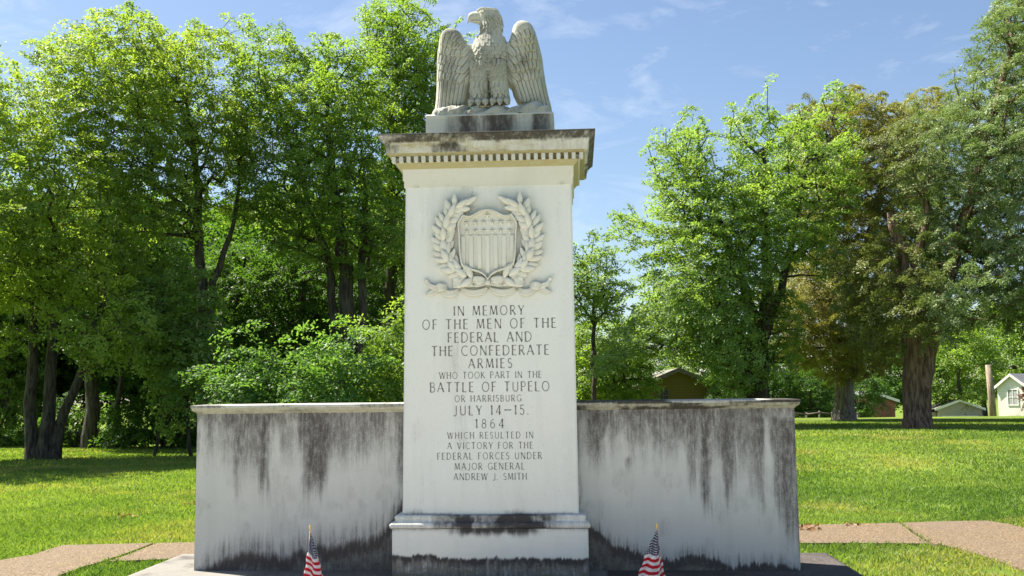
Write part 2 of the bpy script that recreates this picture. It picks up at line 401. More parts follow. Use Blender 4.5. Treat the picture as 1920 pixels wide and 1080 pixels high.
R_BASE = [(45, 700), (100, 770), (150, 800), (200, 850), (250, 890), (350, 915), (450, 950), (550, 968), (650, 962), (700, 950), (800, 955), (880, 972), (920, 1002), (1000, 1006), (1100, 996), (1200, 1000), (1365, 1022)]
def wall_attr(V, side):
    x, y, z = V.T
    if side < 0: X = 345 + 1220*(x + 2.645)/(2.645 - .745); st_, base, H = L_STREAK, L_BASE, 950.
    else: X = 45 + 1305*(x - .765)/(2.65 - .765); st_, base, H = R_STREAK, R_BASE, 945.
    Yv = (1.487 - z)/(1.487 - ZS)*H
    Xw = X + 26*(vnoise(np.stack([X/60, Yv/160], 1), 3 + side) - .5) + 10*(vnoise(np.stack([X/14, Yv/60], 1), 5) - .5)
    n1 = .55*vnoise(np.stack([X/13.], 1), 21 + side) + .45*vnoise(np.stack([X/4.], 1), 41 + side); n2 = vnoise(np.stack([X/37.], 1), 31 + side)
    s = np.zeros(len(V))
    for (a, b, t0, t1, k) in st_:
        e = 22
        m = ss(a-e, a+e, Xw)*(1 - ss(b-e, b+e, Xw))
        tail = t1*(.85 + .30*(.6*n1 + .4*n2)); fade = 170 if t1 > 150 else 60
        v = (1 - ss(tail-fade, tail+fade*.7, Yv))*ss(t0-25, t0+15, Yv)
        s = 1 - (1 - s)*(1 - .92*k*m*v*(.72+.45*n1))
    s = 1 - (1 - s)*(1 - .62*(1 - ss(40, 460, Yv + 160*(n2-.5)))*(.5 + .9*fbm(np.stack([X/42., Yv/240.], 1), 66 + side, 4)))
    s = np.maximum(s, .30*ss(.45, .7, fbm(np.stack([X/90., Yv/140.], 1), 68 + side, 4)))*.82
    bx, by = zip(*base); p = np.interp(X, bx, by) - (95 if side < 0 else 95) 
    nf = vnoise(np.stack([X/3.2], 1), 51 + side); p = p - 22*(n1-.5) - 26*(nf-.5) - 22*(n2-.5)
    edge = Yv - p
    soft = 150 if side < 0 else 80
    low = ss(-60 if side < 0 else -22, 70 if side < 0 else 26, edge); hal = .50*ss(-soft*1.3, 10, edge)*(.4+.9*n1)
    mossy = ss(40, 90, edge) if side > 0 else ss(70, 120, edge)*ss(300, 900, X)
    s = np.maximum(s, np.maximum(low*(.98 - .22*mossy), hal))
    return {'stain': np.clip(s, 0, 1), 'moss': np.clip(mossy, 0, 1)*.85}
def wing(side):
    x0, x1 = (-2.645, -.70) if side < 0 else (.72, 2.65)
    nx, nz_ = 220, 150; V = []
    for j in range(nz_+1):
        z = ZS-.04 + (1.49 - ZS+.04)*j/nz_
        V.append([(x0 + (x1-x0)*k/nx, 0, z) for k in range(nx+1)] + [(x1, .45, z), (x0, .45, z)])
    n = nx+3; VV = np.array(V).reshape(-1, 3); Fc = [(i*n+j, i*n+(j+1) % n, (i+1)*n+(j+1) % n, (i+1)*n+j) for i in range(nz_) for j in range(n)]
    w = A(npmesh('wing_wall', VV, np.array(Fc), M['wall'], mon, wall_attr(VV, side)))
    # coping: moulded cap, returned round the outer end
    prof = [(.000, 1.488), (.008, 1.490), (.010, 1.500), (.020, 1.506), (.034, 1.514), (.041, 1.526), (.041, 1.536), (.046, 1.538), (.049, 1.542), (.050, 1.558), (.046, 1.563), (-.05, 1.572)]
    seg = 160; V = []
    for o, z in prof:
        if side < 0: V.append([(x1, -o, z)] + [(x1 + (x0-o-x1)*k/seg, -o, z) for k in range(1, seg)] + [(x0-o, -o, z), (x0-o, .45+o, z), (x1, .45+o, z)])
        else: V.append([(x0, -o, z)] + [(x0 + (x1+o-x0)*k/seg, -o, z) for k in range(1, seg)] + [(x1+o, -o, z), (x1+o, .45+o, z), (x0, .45+o, z)])
    n = len(V[0]); VV = np.array(V).reshape(-1, 3); Fc = [(i*n+j, i*n+(j+1) % n, (i+1)*n+(j+1) % n, (i+1)*n+j) for i in range(len(prof)-1) for j in range(n)]
    x, y, z = VV.T
    st = .25 + .75*ss(.40, .62, noise2(x, z, 2.2, 30, 50+side))*ss(1.535, 1.545, z) + .45*ss(.45, .65, noise2(x, z, 4, 20, 52))*(z < 1.54)
    st = st*(.5 + .6*(x > 0)) + .25*noise2(x, z, 30, 30, 60)
    o = npmesh('coping', VV, np.array(Fc), M['cornice'], w, {'stain': np.clip(st, 0, .95), 'lichen': .5*(z < 1.54)})
    import bmesh
    bm = bmesh.new(); bm.from_mesh(o.data); bm.verts.ensure_lookup_table(); bm.faces.new([bm.verts[(len(prof)-1)*n+j] for j in range(n)])
    bmesh.ops.recalc_face_normals(bm, faces=bm.faces); bm.to_mesh(o.data); bm.free()
wing(-1); wing(1)

# ---------------- inscription: flat strokes coloured as the dirt and shade of cut Roman capitals, thick stems and thin hairlines
def arc(cx, cy, rx, ry, a0, a1, n=14): return [(cx + rx*math.cos(rad(a0+(a1-a0)*i/n)), cy + ry*math.sin(rad(a0+(a1-a0)*i/n))) for i in range(n+1)]
TK, TN = .115, .062
GL = {
 'A': (.74, [([(.02, 0), (.36, 1)], TN), ([(.36, 1), (.72, 0)], TK), ([(.16, .36), (.58, .36)], TN)]),
 'B': (.56, [([(.06, 0), (.06, 1)], TK), ([(.06, 1), (.28, 1)] + arc(.28, .77, .20, .23, 90, -90) + [(.06, .54)], TN), ([(.06, .54), (.30, .54)] + arc(.30, .27, .24, .27, 90, -90) + [(.06, 0)], TN*1.3)]),
 'C': (.72, [(arc(.44, .5, .40, .5, 48, 312, 22), TN*1.35)]),
 'D': (.74, [([(.06, 0), (.06, 1)], TK), ([(.06, 1), (.26, 1)] + arc(.26, .5, .43, .5, 90, -90, 18) + [(.06, 0)], TN*1.3)]),
 'E': (.50, [([(.06, 0), (.06, 1)], TK), ([(.06, 1), (.46, 1)], TN), ([(.06, .53), (.40, .53)], TN), ([(.06, 0), (.48, 0)], TN)]),
 'F': (.48, [([(.06, 0), (.06, 1)], TK), ([(.06, 1), (.46, 1)], TN), ([(.06, .52), (.38, .52)], TN)]),
 'G': (.76, [(arc(.44, .5, .40, .5, 48, 330, 22), TN*1.35), ([(.70, 0.08), (.70, .40)], TK), ([(.55, .40), (.74, .40)], TN)]),
 'H': (.70, [([(.06, 0), (.06, 1)], TK), ([(.64, 0), (.64, 1)], TK), ([(.06, .53), (.64, .53)], TN)]),
 'I': (.14, [([(.07, 0), (.07, 1)], TK)]),
 'J': (.40, [([(.32, 1), (.32, .14)] + arc(.14, .14, .18, .22, 0, -140, 10), TN*1.6)]),
 'K': (.64, [([(.06, 0), (.06, 1)], TK), ([(.56, 1), (.08, .45)], TN), ([(.20, .58), (.62, 0)], TK)]),
 'L': (.50, [([(.06, 0), (.06, 1)], TK), ([(.06, 0), (.48, 0)], TN)]),
 'M': (.86, [([(.03, 0), (.13, 1)], TN), ([(.13, 1), (.43, .08)], TK), ([(.43, .08), (.72, 1)], TN), ([(.72, 1), (.82, 0)], TK)]),
 'N': (.74, [([(.07, 0), (.07, 1)], TN), ([(.07, 1), (.67, 0)], TK), ([(.67, 0), (.67, 1)], TN)]),
 'O': (.84, [(arc(.42, .5, .38, .5, 0, 360, 28), TN*1.4)]),
 'P': (.54, [([(.06, 0), (.06, 1)], TK), ([(.06, 1), (.28, 1)] + arc(.28, .74, .22, .26, 90, -90) + [(.06, .48)], TN*1.2)]),
 'R': (.62, [([(.06, 0), (.06, 1)], TK), ([(.06, 1), (.28, 1)] + arc(.28, .75, .22, .25, 90, -90) + [(.06, .50)], TN*1.2), ([(.26, .50), (.60, 0)], TK)]),
 'S': (.50, [(arc(.25, .76, .19, .24, 35, 250, 14) + arc(.25, .26, .21, .26, 80, -150, 16), TN*1.5)]),
 'T': (.64, [([(.32, 0), (.32, 1)], TK), ([(.02, 1), (.62, 1)], TN)]),
 'U': (.68, [([(.07, 1), (.07, .28)] + arc(.34, .28, .27, .28, 180, 360, 14) + [(.61, 1)], TN*1.5)]),
 'V': (.72, [([(.02, 1), (.36, 0)], TK), ([(.36, 0), (.70, 1)], TN)]),
 'W': (1.02, [([(.02, 1), (.27, 0)], TK), ([(.27, 0), (.51, .95)], TN), ([(.51, .95), (.75, 0)], TK), ([(.75, 0), (1.0, 1)], TN)]),
 'Y': (.66, [([(.02, 1), (.33, .46)], TK), ([(.33, .46), (.64, 1)], TN), ([(.33, .46), (.33, 0)], TK)]),
 '1': (.26, [([(.14, 0), (.14, 1)], TK), ([(.02, .86), (.14, 1)], TN)]),
 '4': (.58, [([(.42, 0), (.42, 1)], TK), ([(.42, 1), (.02, .28)], TN), ([(.02, .28), (.57, .28)], TN)]),
 '5': (.52, [([(.46, 1), (.12, 1)], TN*1.3), ([(.12, 1), (.09, .58)], TN), ([(.09, .58)] + arc(.24, .32, .23, .32, 100, -150, 16), TN*1.4)]),
 '6': (.56, [([(.44, 1)] + arc(.28, .34, .24, .60, 120, 180, 8), TN*1.2), (arc(.28, .30, .24, .30, 0, 360, 20), TN*1.3)]),
 '8': (.54, [(arc(.27, .76, .19, .24, 0, 360, 18), TN*1.3), (arc(.27, .27, .24, .27, 0, 360, 20), TN*1.4)]),
 '-': (.86, [([(.04, .5), (.82, .5)], TN*1.5)]), '.': (.14, [([(.05, 0), (.05, .09)], .1)]), ' ': (0, []),
}
def q4(X, Y): return (780 + X/6., 560 + Y/6.)
def q5(X, Y): return (780 + X/5.686, 730 + Y/5.686)
LINES = [('IN MEMORY', q4, 425, 1215, 80, 185), ('OF THE MEN OF THE', q4, 72, 1575, 228, 336), ('FEDERAL AND', q4, 358, 1300, 378, 487), ('THE CONFEDERATE', q4, 175, 1495, 528, 637), ('ARMIES', q4, 590, 1080, 675, 780),
         ('WHO TOOK PART IN THE', q4, 262, 1412, 822, 895), ('BATTLE OF TUPELO', q4, 158, 1500, 938, 1045), ('OR HARRISBURG', q5, 413, 1122, 63, 131), ('JULY 14-15.', q5, 400, 1200, 172, 272), ('1864', q5, 635, 935, 317, 413),
         ('WHICH RESULTED IN', q5, 335, 1250, 456, 523), ('A VICTORY FOR THE', q5, 335, 1245, 565, 633), ('FEDERAL FORCES UNDER', q5, 228, 1342, 675, 745), ('MAJOR GENERAL', q5, 413, 1157, 785, 855), ('ANDREW J. SMITH', q5, 402, 1180, 895, 965)]
YL = -.2515
def stroke(V, Fs, pts, w, ox, oz, h, sx):
    pts = [(p[0]*sx*h + ox, p[1]*h + oz) for p in pts]; w = w*h*.5; n = len(pts); b = len(V)
    closed = n > 3 and math.hypot(pts[0][0]-pts[-1][0], pts[0][1]-pts[-1][1]) < 1e-6
    for i, p in enumerate(pts):
        a = pts[i-1] if i else (pts[-2] if closed else p); c = pts[i+1] if i < n-1 else (pts[1] if closed else p)
        tx, tz = c[0]-a[0], c[1]-a[1]; L = math.hypot(tx, tz) or 1; nx, nz_ = -tz/L, tx/L
        fl = 1.0
        if not closed and n == 2: fl = 1.55                     # stems flare at their ends
        V.append((p[0]+nx*w*fl, YL, p[1]+nz_*w*fl)); V.append((p[0]-nx*w*fl, YL, p[1]-nz_*w*fl))
        if n == 2 and i == 0:
            m = ((pts[0][0]+pts[1][0])/2, (pts[0][1]+pts[1][1])/2); V.append((m[0]+nx*w*.9, YL, m[1]+nz_*w*.9)); V.append((m[0]-nx*w*.9, YL, m[1]-nz_*w*.9))
    k = 3 if n == 2 else n
    for i in range(k-1): Fs.append((b+2*i, b+2*i+1, b+2*i+3, b+2*i+2))
for (txt, q, xl, xr, yt, yb) in LINES:
    pl = at(*q(xl, (yt+yb)/2), YL); pr = at(*q(xr, (yt+yb)/2), YL); mid = at(*q((xl+xr)/2, yb), YL); top = at(*q((xl+xr)/2, yt), YL)
    h = top[2]-mid[2]; width = pr[0]-pl[0]; words = txt.split(' ')
    sx = .92; adv = sum(GL[c][0] for c in txt if c != ' ')*sx*h; ng = sum(len(w_)-1 for w_ in words); ns = len(words)-1
    ws = .62*h if ns else 0; tr = (width - adv - ns*ws)/max(1, ng + 2*ns*.5)
    V, Fs = [], []; x = pl[0]
    for wi, w_ in enumerate(words):
        for ci, ch in enumerate(w_):
            gw, strokes = GL[ch]
            for (p_, w2) in strokes: stroke(V, Fs, p_, w2, x, mid[2], h, sx)
            x += gw*sx*h + (tr if ci < len(w_)-1 else 0)
        x += ws + tr
    mb = MB(); mb.add(V, Fs); A(mb.build('inscription_line', M['letter'], mon, fix=False))

# ---------------- carved shield, wreath and ribbon
YS = -.25
def q3(X, Y): return at(780 + X/4.696, 350 + Y/4.696, YS)
U3 = .000975                                   # metres per zoomed pixel
SHC = q3(635, 500)
def sh(X, Y): return (SHC[0] + (X-635)*U3, SHC[2] - (Y-500)*U3)
half = [(635, 200), (590, 206), (550, 222), (515, 243), (480, 258), (445, 258), (415, 246), (398, 268), (372, 310), (366, 345), (374, 400), (378, 500), (382, 600), (388, 655), (398, 700), (430, 730), (490, 750), (550, 768), (590, 790), (614, 812), (630, 838)]
full = half + [(1270-x, y) for x, y in reversed(half[1:-1])]
full = full[:len(half)] + [(1270-x, y) for x, y in reversed(half[1:])][0:] if False else half + [(1270-x, y) for x, y in reversed(half[1:])]
def shield():
    mb = MB(); c = (635, 480)
    def ring(s, d, off=0):
        out = []
        for x, y in full:
            X = c[0] + (x-c[0])*s; Y_ = c[1] + (y-c[1])*s; p = sh(X, Y_); out.append((p[0], YS - d, p[1]))
        return out
    mb.loft([ring(1, -.01), ring(1.0, .078), ring(.985, .088), ring(.95, .088), ring(.935, .046)], caps=False)
    n = len(full); inner = ring(.935, .046)
    # convex panel as concentric rings
    rs = [inner] + [ring(.935*s, .046 + .016*(1-s*s)) for s in (.8, .6, .4, .2, .02)]
    mb.loft(rs, caps=False, smooth=True)
    def bulge(X, Y):
        s = min(1, max(abs(X-635)/250, abs(Y-480)/300)); return .046 + .016*(1-s*s)
    def star(X, Y, r, d):
        k = []; 
        for i in range(10):
            a = math.pi/2 + i*math.pi/5; rr = r if i % 2 == 0 else r*.42; p = sh(X + rr*math.cos(a), Y - rr*math.sin(a)); k.append((p[0], YS-d+.004, p[1]))
        p = sh(X, Y); b = len(k); mb.add(k + [(p[0], YS-d-.022, p[1])], [(i, (i+1) % 10, b) for i in range(10)])
    star(635, 255, 36, bulge(635, 255)+.002)
    for i in range(6):
        for Y in (318, 395): X = 450 + i*76; star(X, Y, 34, bulge(X, Y)+.002)
    for i in range(7):
        X0 = 397+i*73; rows = []
        for Y in np.linspace(440, 745 - abs(X0+19-635)*.12 + 30*(abs(X0-620) < 60), 8):
            r_ = []
            for (dx, dd) in ((0, -.004), (2, .014), (36, .014), (38, -.004)):
                X = X0+dx+ (0); p = sh(X, Y); r_.append((p[0], YS - bulge(X, Y) - dd, p[1]))
            rows.append(r_)
        mb.loft(rows, caps=False, closed=False)
    for (ya, yb) in ((430, 437),):
        r_ = []
        for X in np.linspace(400, 870, 14):
            r_.append([(sh(X, y_)[0], YS - bulge(X, y_) - dd, sh(X, y_)[1]) for y_, dd in ((ya-3, -.004), (ya, .006), (yb, .006), (yb+3, -.004))])
        mb.loft(r_, caps=False, closed=False)
    A(mb.build('shield', M['relief'], mon))
shield()
def rleaf(mb, X, Y, ang, L, Wd, d0, tilt=.0, curl=0.0):
    "carved laurel leaf; X, Y of its base in zoomed pixels, ang in degrees (0 = right, 90 = up)"
    ca, sa = math.cos(rad(ang)), math.sin(rad(ang)); rows = []; n = 9
    for i in range(n):
        t_ = i/(n-1); w = Wd*.5*(math.sin(math.pi*min(1, (t_*.92+.06)))**.8); bend = curl*math.sin(t_*1.6)*L*.3
        r_ = []
        for k, s in enumerate((-1, -.98, -.5, 0, .5, .98, 1)):
            u, v = L*t_, w*s + bend; x, y = X + u*ca - v*sa, Y - u*sa - v*ca; p = sh(x, y)
            hgt = (-.012 if abs(s) == 1 else 2.0*d0 + tilt*t_ + (.030*(1-abs(s)) - (.018 if s == 0 else 0))*math.sin(math.pi*min(1, t_+.05)))
            r_.append((p[0], YS - hgt, p[1]))
        rows.append(r_)
    mb.loft(rows, caps=False, closed=False, smooth=True)
def wreath(sgn):
    R = random.Random(5); mb = MB()
    path = [(560, 838), (470, 815), (370, 765), (290, 690), (250, 600), (238, 500), (245, 400), (275, 300), (330, 200), (395, 140)]
    pts = []
    for i in range(len(path)-1):
        for k in range(4): s = k/4; pts.append((path[i][0]*(1-s)+path[i+1][0]*s, path[i][1]*(1-s)+path[i+1][1]*s))
    fx = lambda X: X if sgn < 0 else 1270 - X
    mb.tube([(sh(fx(x), y)[0], YS-.012, sh(fx(x), y)[1]) for x, y in pts], .011, 6)
    k = 0
    for i in range(3, len(pts)-1, 2):
        x, y = pts[i]; dx, dy = pts[i+1][0]-x, -(pts[i+1][1]-y); a = math.degrees(math.atan2(dy, dx))
        for sd_, da in ((1, 40), (-1, -38), (0, 4)):
            if sd_ == 0 and i % 4 == 3: continue
            L = (128 + R.uniform(-16, 18))*(1 if i > 6 else .9); aa = a + da + R.uniform(-9, 9)
            if sgn > 0: aa = 180 - aa
            rleaf(mb, fx(x), y, aa, L, 58 + R.uniform(-7, 9), .026 + (.012 if sd_ == 0 else 0) + R.uniform(-.004, .008), R.uniform(0, .02), (.5 if sd_ > 0 else -.5)*(-1 if sgn > 0 else 1)*.6)
    rleaf(mb, fx(400), 172, 28 if sgn < 0 else 152, 165, 54, .03, .012, .25 if sgn < 0 else -.25)
    for (bx, by) in ((262, 437), (290, 590), (318, 745), (222, 612), (400, 815)) if sgn < 0 else ((262, 430), (285, 600), (228, 430), (392, 185), (225, 620)):
        p = sh(fx(bx), by); mb.ell((p[0], YS-.045, p[1]), (.016, .016, .016), 8, 6)
    A(mb.build('wreath_branch', M['relief'], mon))
wreath(-1); wreath(1)
def ribbon():
    mb = MB()
    def strip(pts, w, d, th=.012):
        "pts (X, Y), w widths, d depths; band of stone"
        rows = []
        for i, (X, Y) in enumerate(pts):
            a = pts[max(i-1, 0)]; b = pts[min(i+1, len(pts)-1)]; tx, ty = b[0]-a[0], b[1]-a[1]; L = math.hypot(tx, ty) or 1; nx, ny = -ty/L, tx/L
            ww = w[i] if hasattr(w, '__len__') else w; dd = d[i] if hasattr(d, '__len__') else d
            r_ = []
            for s, e in ((-1.0, -.02), (-1, 0), (-.55, .004), (0, -.002), (.55, .004), (1, 0), (1, -.02)):
                p = sh(X + nx*ww*.5*s, Y + ny*ww*.5*s); r_.append((p[0], YS - dd - (e if e > -.02 else -.02 - 0), p[1]))
            rows.append(r_)
        mb.loft(rows, caps=False, closed=False, smooth=True)
    def sm(P, n=6):
        out = []
        for i in range(len(P)-1):
            p0, p1, p2, p3 = P[max(i-1, 0)], P[i], P[i+1], P[min(i+2, len(P)-1)]
            for k in range(n):
                t_ = k/n; out.append(tuple(.5*((2*b) + (-a+c)*t_ + (2*a-5*b+4*c-d)*t_*t_ + (-a+3*b-3*c+d)*t_**3) for a, b, c, d in zip(p0, p1, p2, p3)))
        out.append(P[-1]); return out
    for sg in (-1, 1):
        fx = lambda X: X if sg < 0 else 1270-X
        def S_(P, w, d):
            P = sm([(fx(x), y, wz, dz) for (x, y), wz, dz in zip(P, w, d)]); strip([(p[0], p[1]) for p in P], [p[2] for p in P], [p[3] for p in P])
        S_([(625, 905), (580, 935), (510, 950), (440, 940), (395, 915)], [30, 56, 62, 56, 46], [.02, .034, .04, .034, .018])
        S_([(440, 862), (400, 858), (360, 862), (320, 868)], [62, 84, 84, 66], [.03, .066, .062, .03])
        S_([(365, 915), (330, 945), (285, 952), (240, 935), (215, 905)], [36, 62, 66, 62, 40], [.018, .036, .042, .034, .018])
        S_([(262, 885), (225, 892), (190, 898), (165, 905)], [50, 74, 72, 50], [.026, .060, .056, .024])
        S_([(178, 900), (140, 890), (105, 868), (85, 832)], [52, 50, 38, 16], [.022, .036, .034, .03])
        S_([(178, 915), (140, 935), (105, 948), (75, 948)], [46, 52, 40, 18], [.02, .034, .032, .028])
        S_([(625, 850), (580, 838), (530, 842), (502, 858)], [26, 62, 84, 84], [.05, .075, .07, .04])
        S_([(620, 868), (570, 880), (520, 884), (505, 870)], [18, 24, 26, 20], [.05, .07, .06, .04])
        S_([(505, 865), (470, 870), (440, 872)], [50, 46, 40], [.03, .036, .03])
        p = sh(fx(82), 828); mb.ell((p[0], YS-.03, p[1]), (.018, .014, .018), 8, 6)
    p = sh(635, 858); mb.ell((p[0], YS-.07, p[1]), (.026, .024, .026), 10, 7)
    A(mb.build('ribbon', M['relief'], mon))
ribbon()

# ------------------------------------------------------------------ eagle
EY = .12
EU = 9.12/1900/4.154
E0 = at(780 + 575/4.154, 870/4.154, EY)
ZTOP = E0[2] + (870-24)*EU; E0[2] = at(918, 211, -.112)[2]; KZ = (ZTOP - E0[2])/((870-24)*EU)
def ev(X, Y, d): return (E0[0] + (X-575)*EU, EY - d*EU, E0[2] - (Y-870)*EU*KZ)
eag = empty('eagle_statue', tuple(E0), 'carved stone eagle with half raised wings perched on top of the pillar', 'statue')
def EA(o): return attach(o, eag)
def add_stain(o, fn):
    n = len(o.data.vertices); V = np.empty(n*3, np.float32); o.data.vertices.foreach_get('co', V); V = V.reshape(-1, 3)
    for k, a in fn(V).items():
        q = o.data.attributes.new(k, 'FLOAT', 'POINT'); q.data.foreach_set('value', np.clip(a, 0, 1).astype(np.float32))
def st_eagle(V):
    x, y, z = V.T; return {'lichen': .45*ss(.4, .65, fbm(V*5, 61)), 'stain': .34*ss(.48, .8, fbm(V*6, 62, 5)) + .14}
def feather(mb, X, Y, d, ang, L, Wd, lift=10, dip=-6, round_=.75, nx=(0, 0)):
    "shingle: base X, Y at depth d (towards the viewer), pointing along ang (degrees, -90 = down). nx: slope of depth over X and Y"
    ca, sa = math.cos(rad(ang)), math.sin(rad(ang)); rows = []; n = 8
    for i in range(n):
        t_ = i/(n-1); tt = t_*L
        w = Wd*.5*(1.0 if t_ < round_ else math.sqrt(max(0.02, 1 - ((t_-round_)/(1-round_))**2))) * (.8+.2*min(1, t_*3))
        r_ = []
        for s in (-1, -.97, -.5, 0, .5, .97, 1):
            u, v = tt, w*s; dx, dy = u*ca - v*sa, -(u*sa + v*ca)
            h = (dip - 14) if abs(s) == 1 else dip + (lift-dip)*t_ + 5*(1-s*s) - (2.5 if s == 0 else 0)
            r_.append(ev(X + dx, Y + dy, d + h + nx[0]*dx + nx[1]*dy))
        rows.append(r_)
    # drop the very tip back into the stone so that each feather ends in a crisp edge
    last = [(p[0], p[1] + 22*EU, p[2]) for p in rows[-1]]; rows.append(last)
    mb.loft(rows, caps=False, closed=False, smooth=False)
def ebody():
    mb = MB()
    sec = [(760, 570, 85, 50, -60), (640, 570, 105, 75, -30), (560, 570, 128, 100, -5), (500, 572, 138, 112, 5), (440, 575, 145, 124, 10), (380, 578, 147, 130, 14), (325, 580, 143, 126, 12), (280, 583, 122, 112, 8), (240, 586, 98, 98, 6), (200, 587, 84, 88, 6), (165, 584, 79, 82, 8), (130, 580, 82, 80, 10), (100, 576, 86, 80, 12), (75, 575, 88, 78, 14), (52, 576, 86, 70, 14), (36, 579, 74, 56, 12), (26, 584, 50, 36, 10), (22, 586, 10, 8, 8)]
    rings = []
    for (Y, cx, hw, hd, dc) in sec:
        rings.append([ev(cx + hw*math.cos(2*math.pi*k/28), Y, dc + hd*math.sin(2*math.pi*k/28)) for k in range(28)])
    mb.loft(rings, True, True, True)
    R = random.Random(3)
    def surf(Y, fx):
        ys = [s[0] for s in sec][::-1]; c = np.interp(Y, ys, [s[1] for s in sec][::-1]); hw = np.interp(Y, ys, [s[2] for s in sec][::-1]); hd = np.interp(Y, ys, [s[3] for s in sec][::-1]); dc = np.interp(Y, ys, [s[4] for s in sec][::-1])
        a = fx*1.35; return c + hw*math.sin(a), dc + hd*math.cos(a), -math.tan(a)*hd/hw if abs(a) < 1.2 else -2.2*np.sign(a)*hd/hw
    for r in range(9):                                     # chest, from below upwards so upper rows lie over lower ones
        Y = 505 - r*30; n = 9
        for k in range(n):
            fx = (k + (.5 if r % 2 else 0) - (n-1)/2)/((n-1)/2)*.98
            X, d, sl = surf(Y, fx); feather(mb, X, Y-22, d-3, -90 + fx*14 + R.uniform(-7, 7), 54, 40*math.cos(fx*1.1), 22, -5, .55, (sl*.8, 0))
    for r in range(10):                                    # neck hackles
        Y = 262 - r*21; n = 9
        for k in range(n):
            fx = (k + (.5 if r % 2 else 0) - (n-1)/2)/((n-1)/2)
            if Y < 130 and fx < -.35: continue
            X, d, sl = surf(Y, fx); feather(mb, X, Y-14, d-2, -90 + fx*12 + (22 if Y < 150 else 6)*(fx > -2)*.5 + R.uniform(-9, 9), 56 + R.uniform(-8, 10), 20*math.cos(fx), 17, -4, .35, (sl*.8, 0))
    # beak: hooked, turned to the viewer's left
    bk = [(512, 84, 44, 42), (488, 82, 42, 36), (465, 79, 37, 31), (445, 78, 34, 28), (427, 82, 33, 24), (412, 92, 32, 18), (404, 108, 23, 12), (402, 124, 12, 8), (404, 133, 3, 3)]
    mb.loft([[ev(X, Y + hh*math.sin(2*math.pi*k/16), 20 + hd*math.cos(2*math.pi*k/16)) for k in range(16)] for X, Y, hh, hd in bk], True, True, True)
    lo = [(515, 128, 24, 36), (490, 124, 17, 28), (465, 119, 13, 22), (440, 117, 10, 16), (428, 118, 5, 8)]       # lower mandible
    mb.loft([[ev(X, Y + hh*math.sin(2*math.pi*k/12), 20 + hd*math.cos(2*math.pi*k/12)) for k in range(12)] for X, Y, hh, hd in lo], True, True, True)
    for s in (1,):                                         # brow ridge, eye
        br = [(486, 58, 9), (510, 50, 13), (540, 46, 13), (575, 44, 11), (615, 46, 9), (645, 52, 6)]
        mb.tube([ev(X, Y, 20 + 62 + (6 if 500 < X < 560 else -6)) for X, Y, r in br], [r*EU for X, Y, r in br], 8)
        mb.ell(ev(522, 74, 84), (12*EU, 8*EU, 10*EU), 10, 7)
    for k in range(9): feather(mb, 560 + k*11, 34 + k*3.2, 62 - k*3, -8 - k*7, 60, 18, 8, 0, .3, (-.2, 0))
    o = EA(mb.build('body', M['eagle'], eag)); add_stain(o, st_eagle)
ebody()
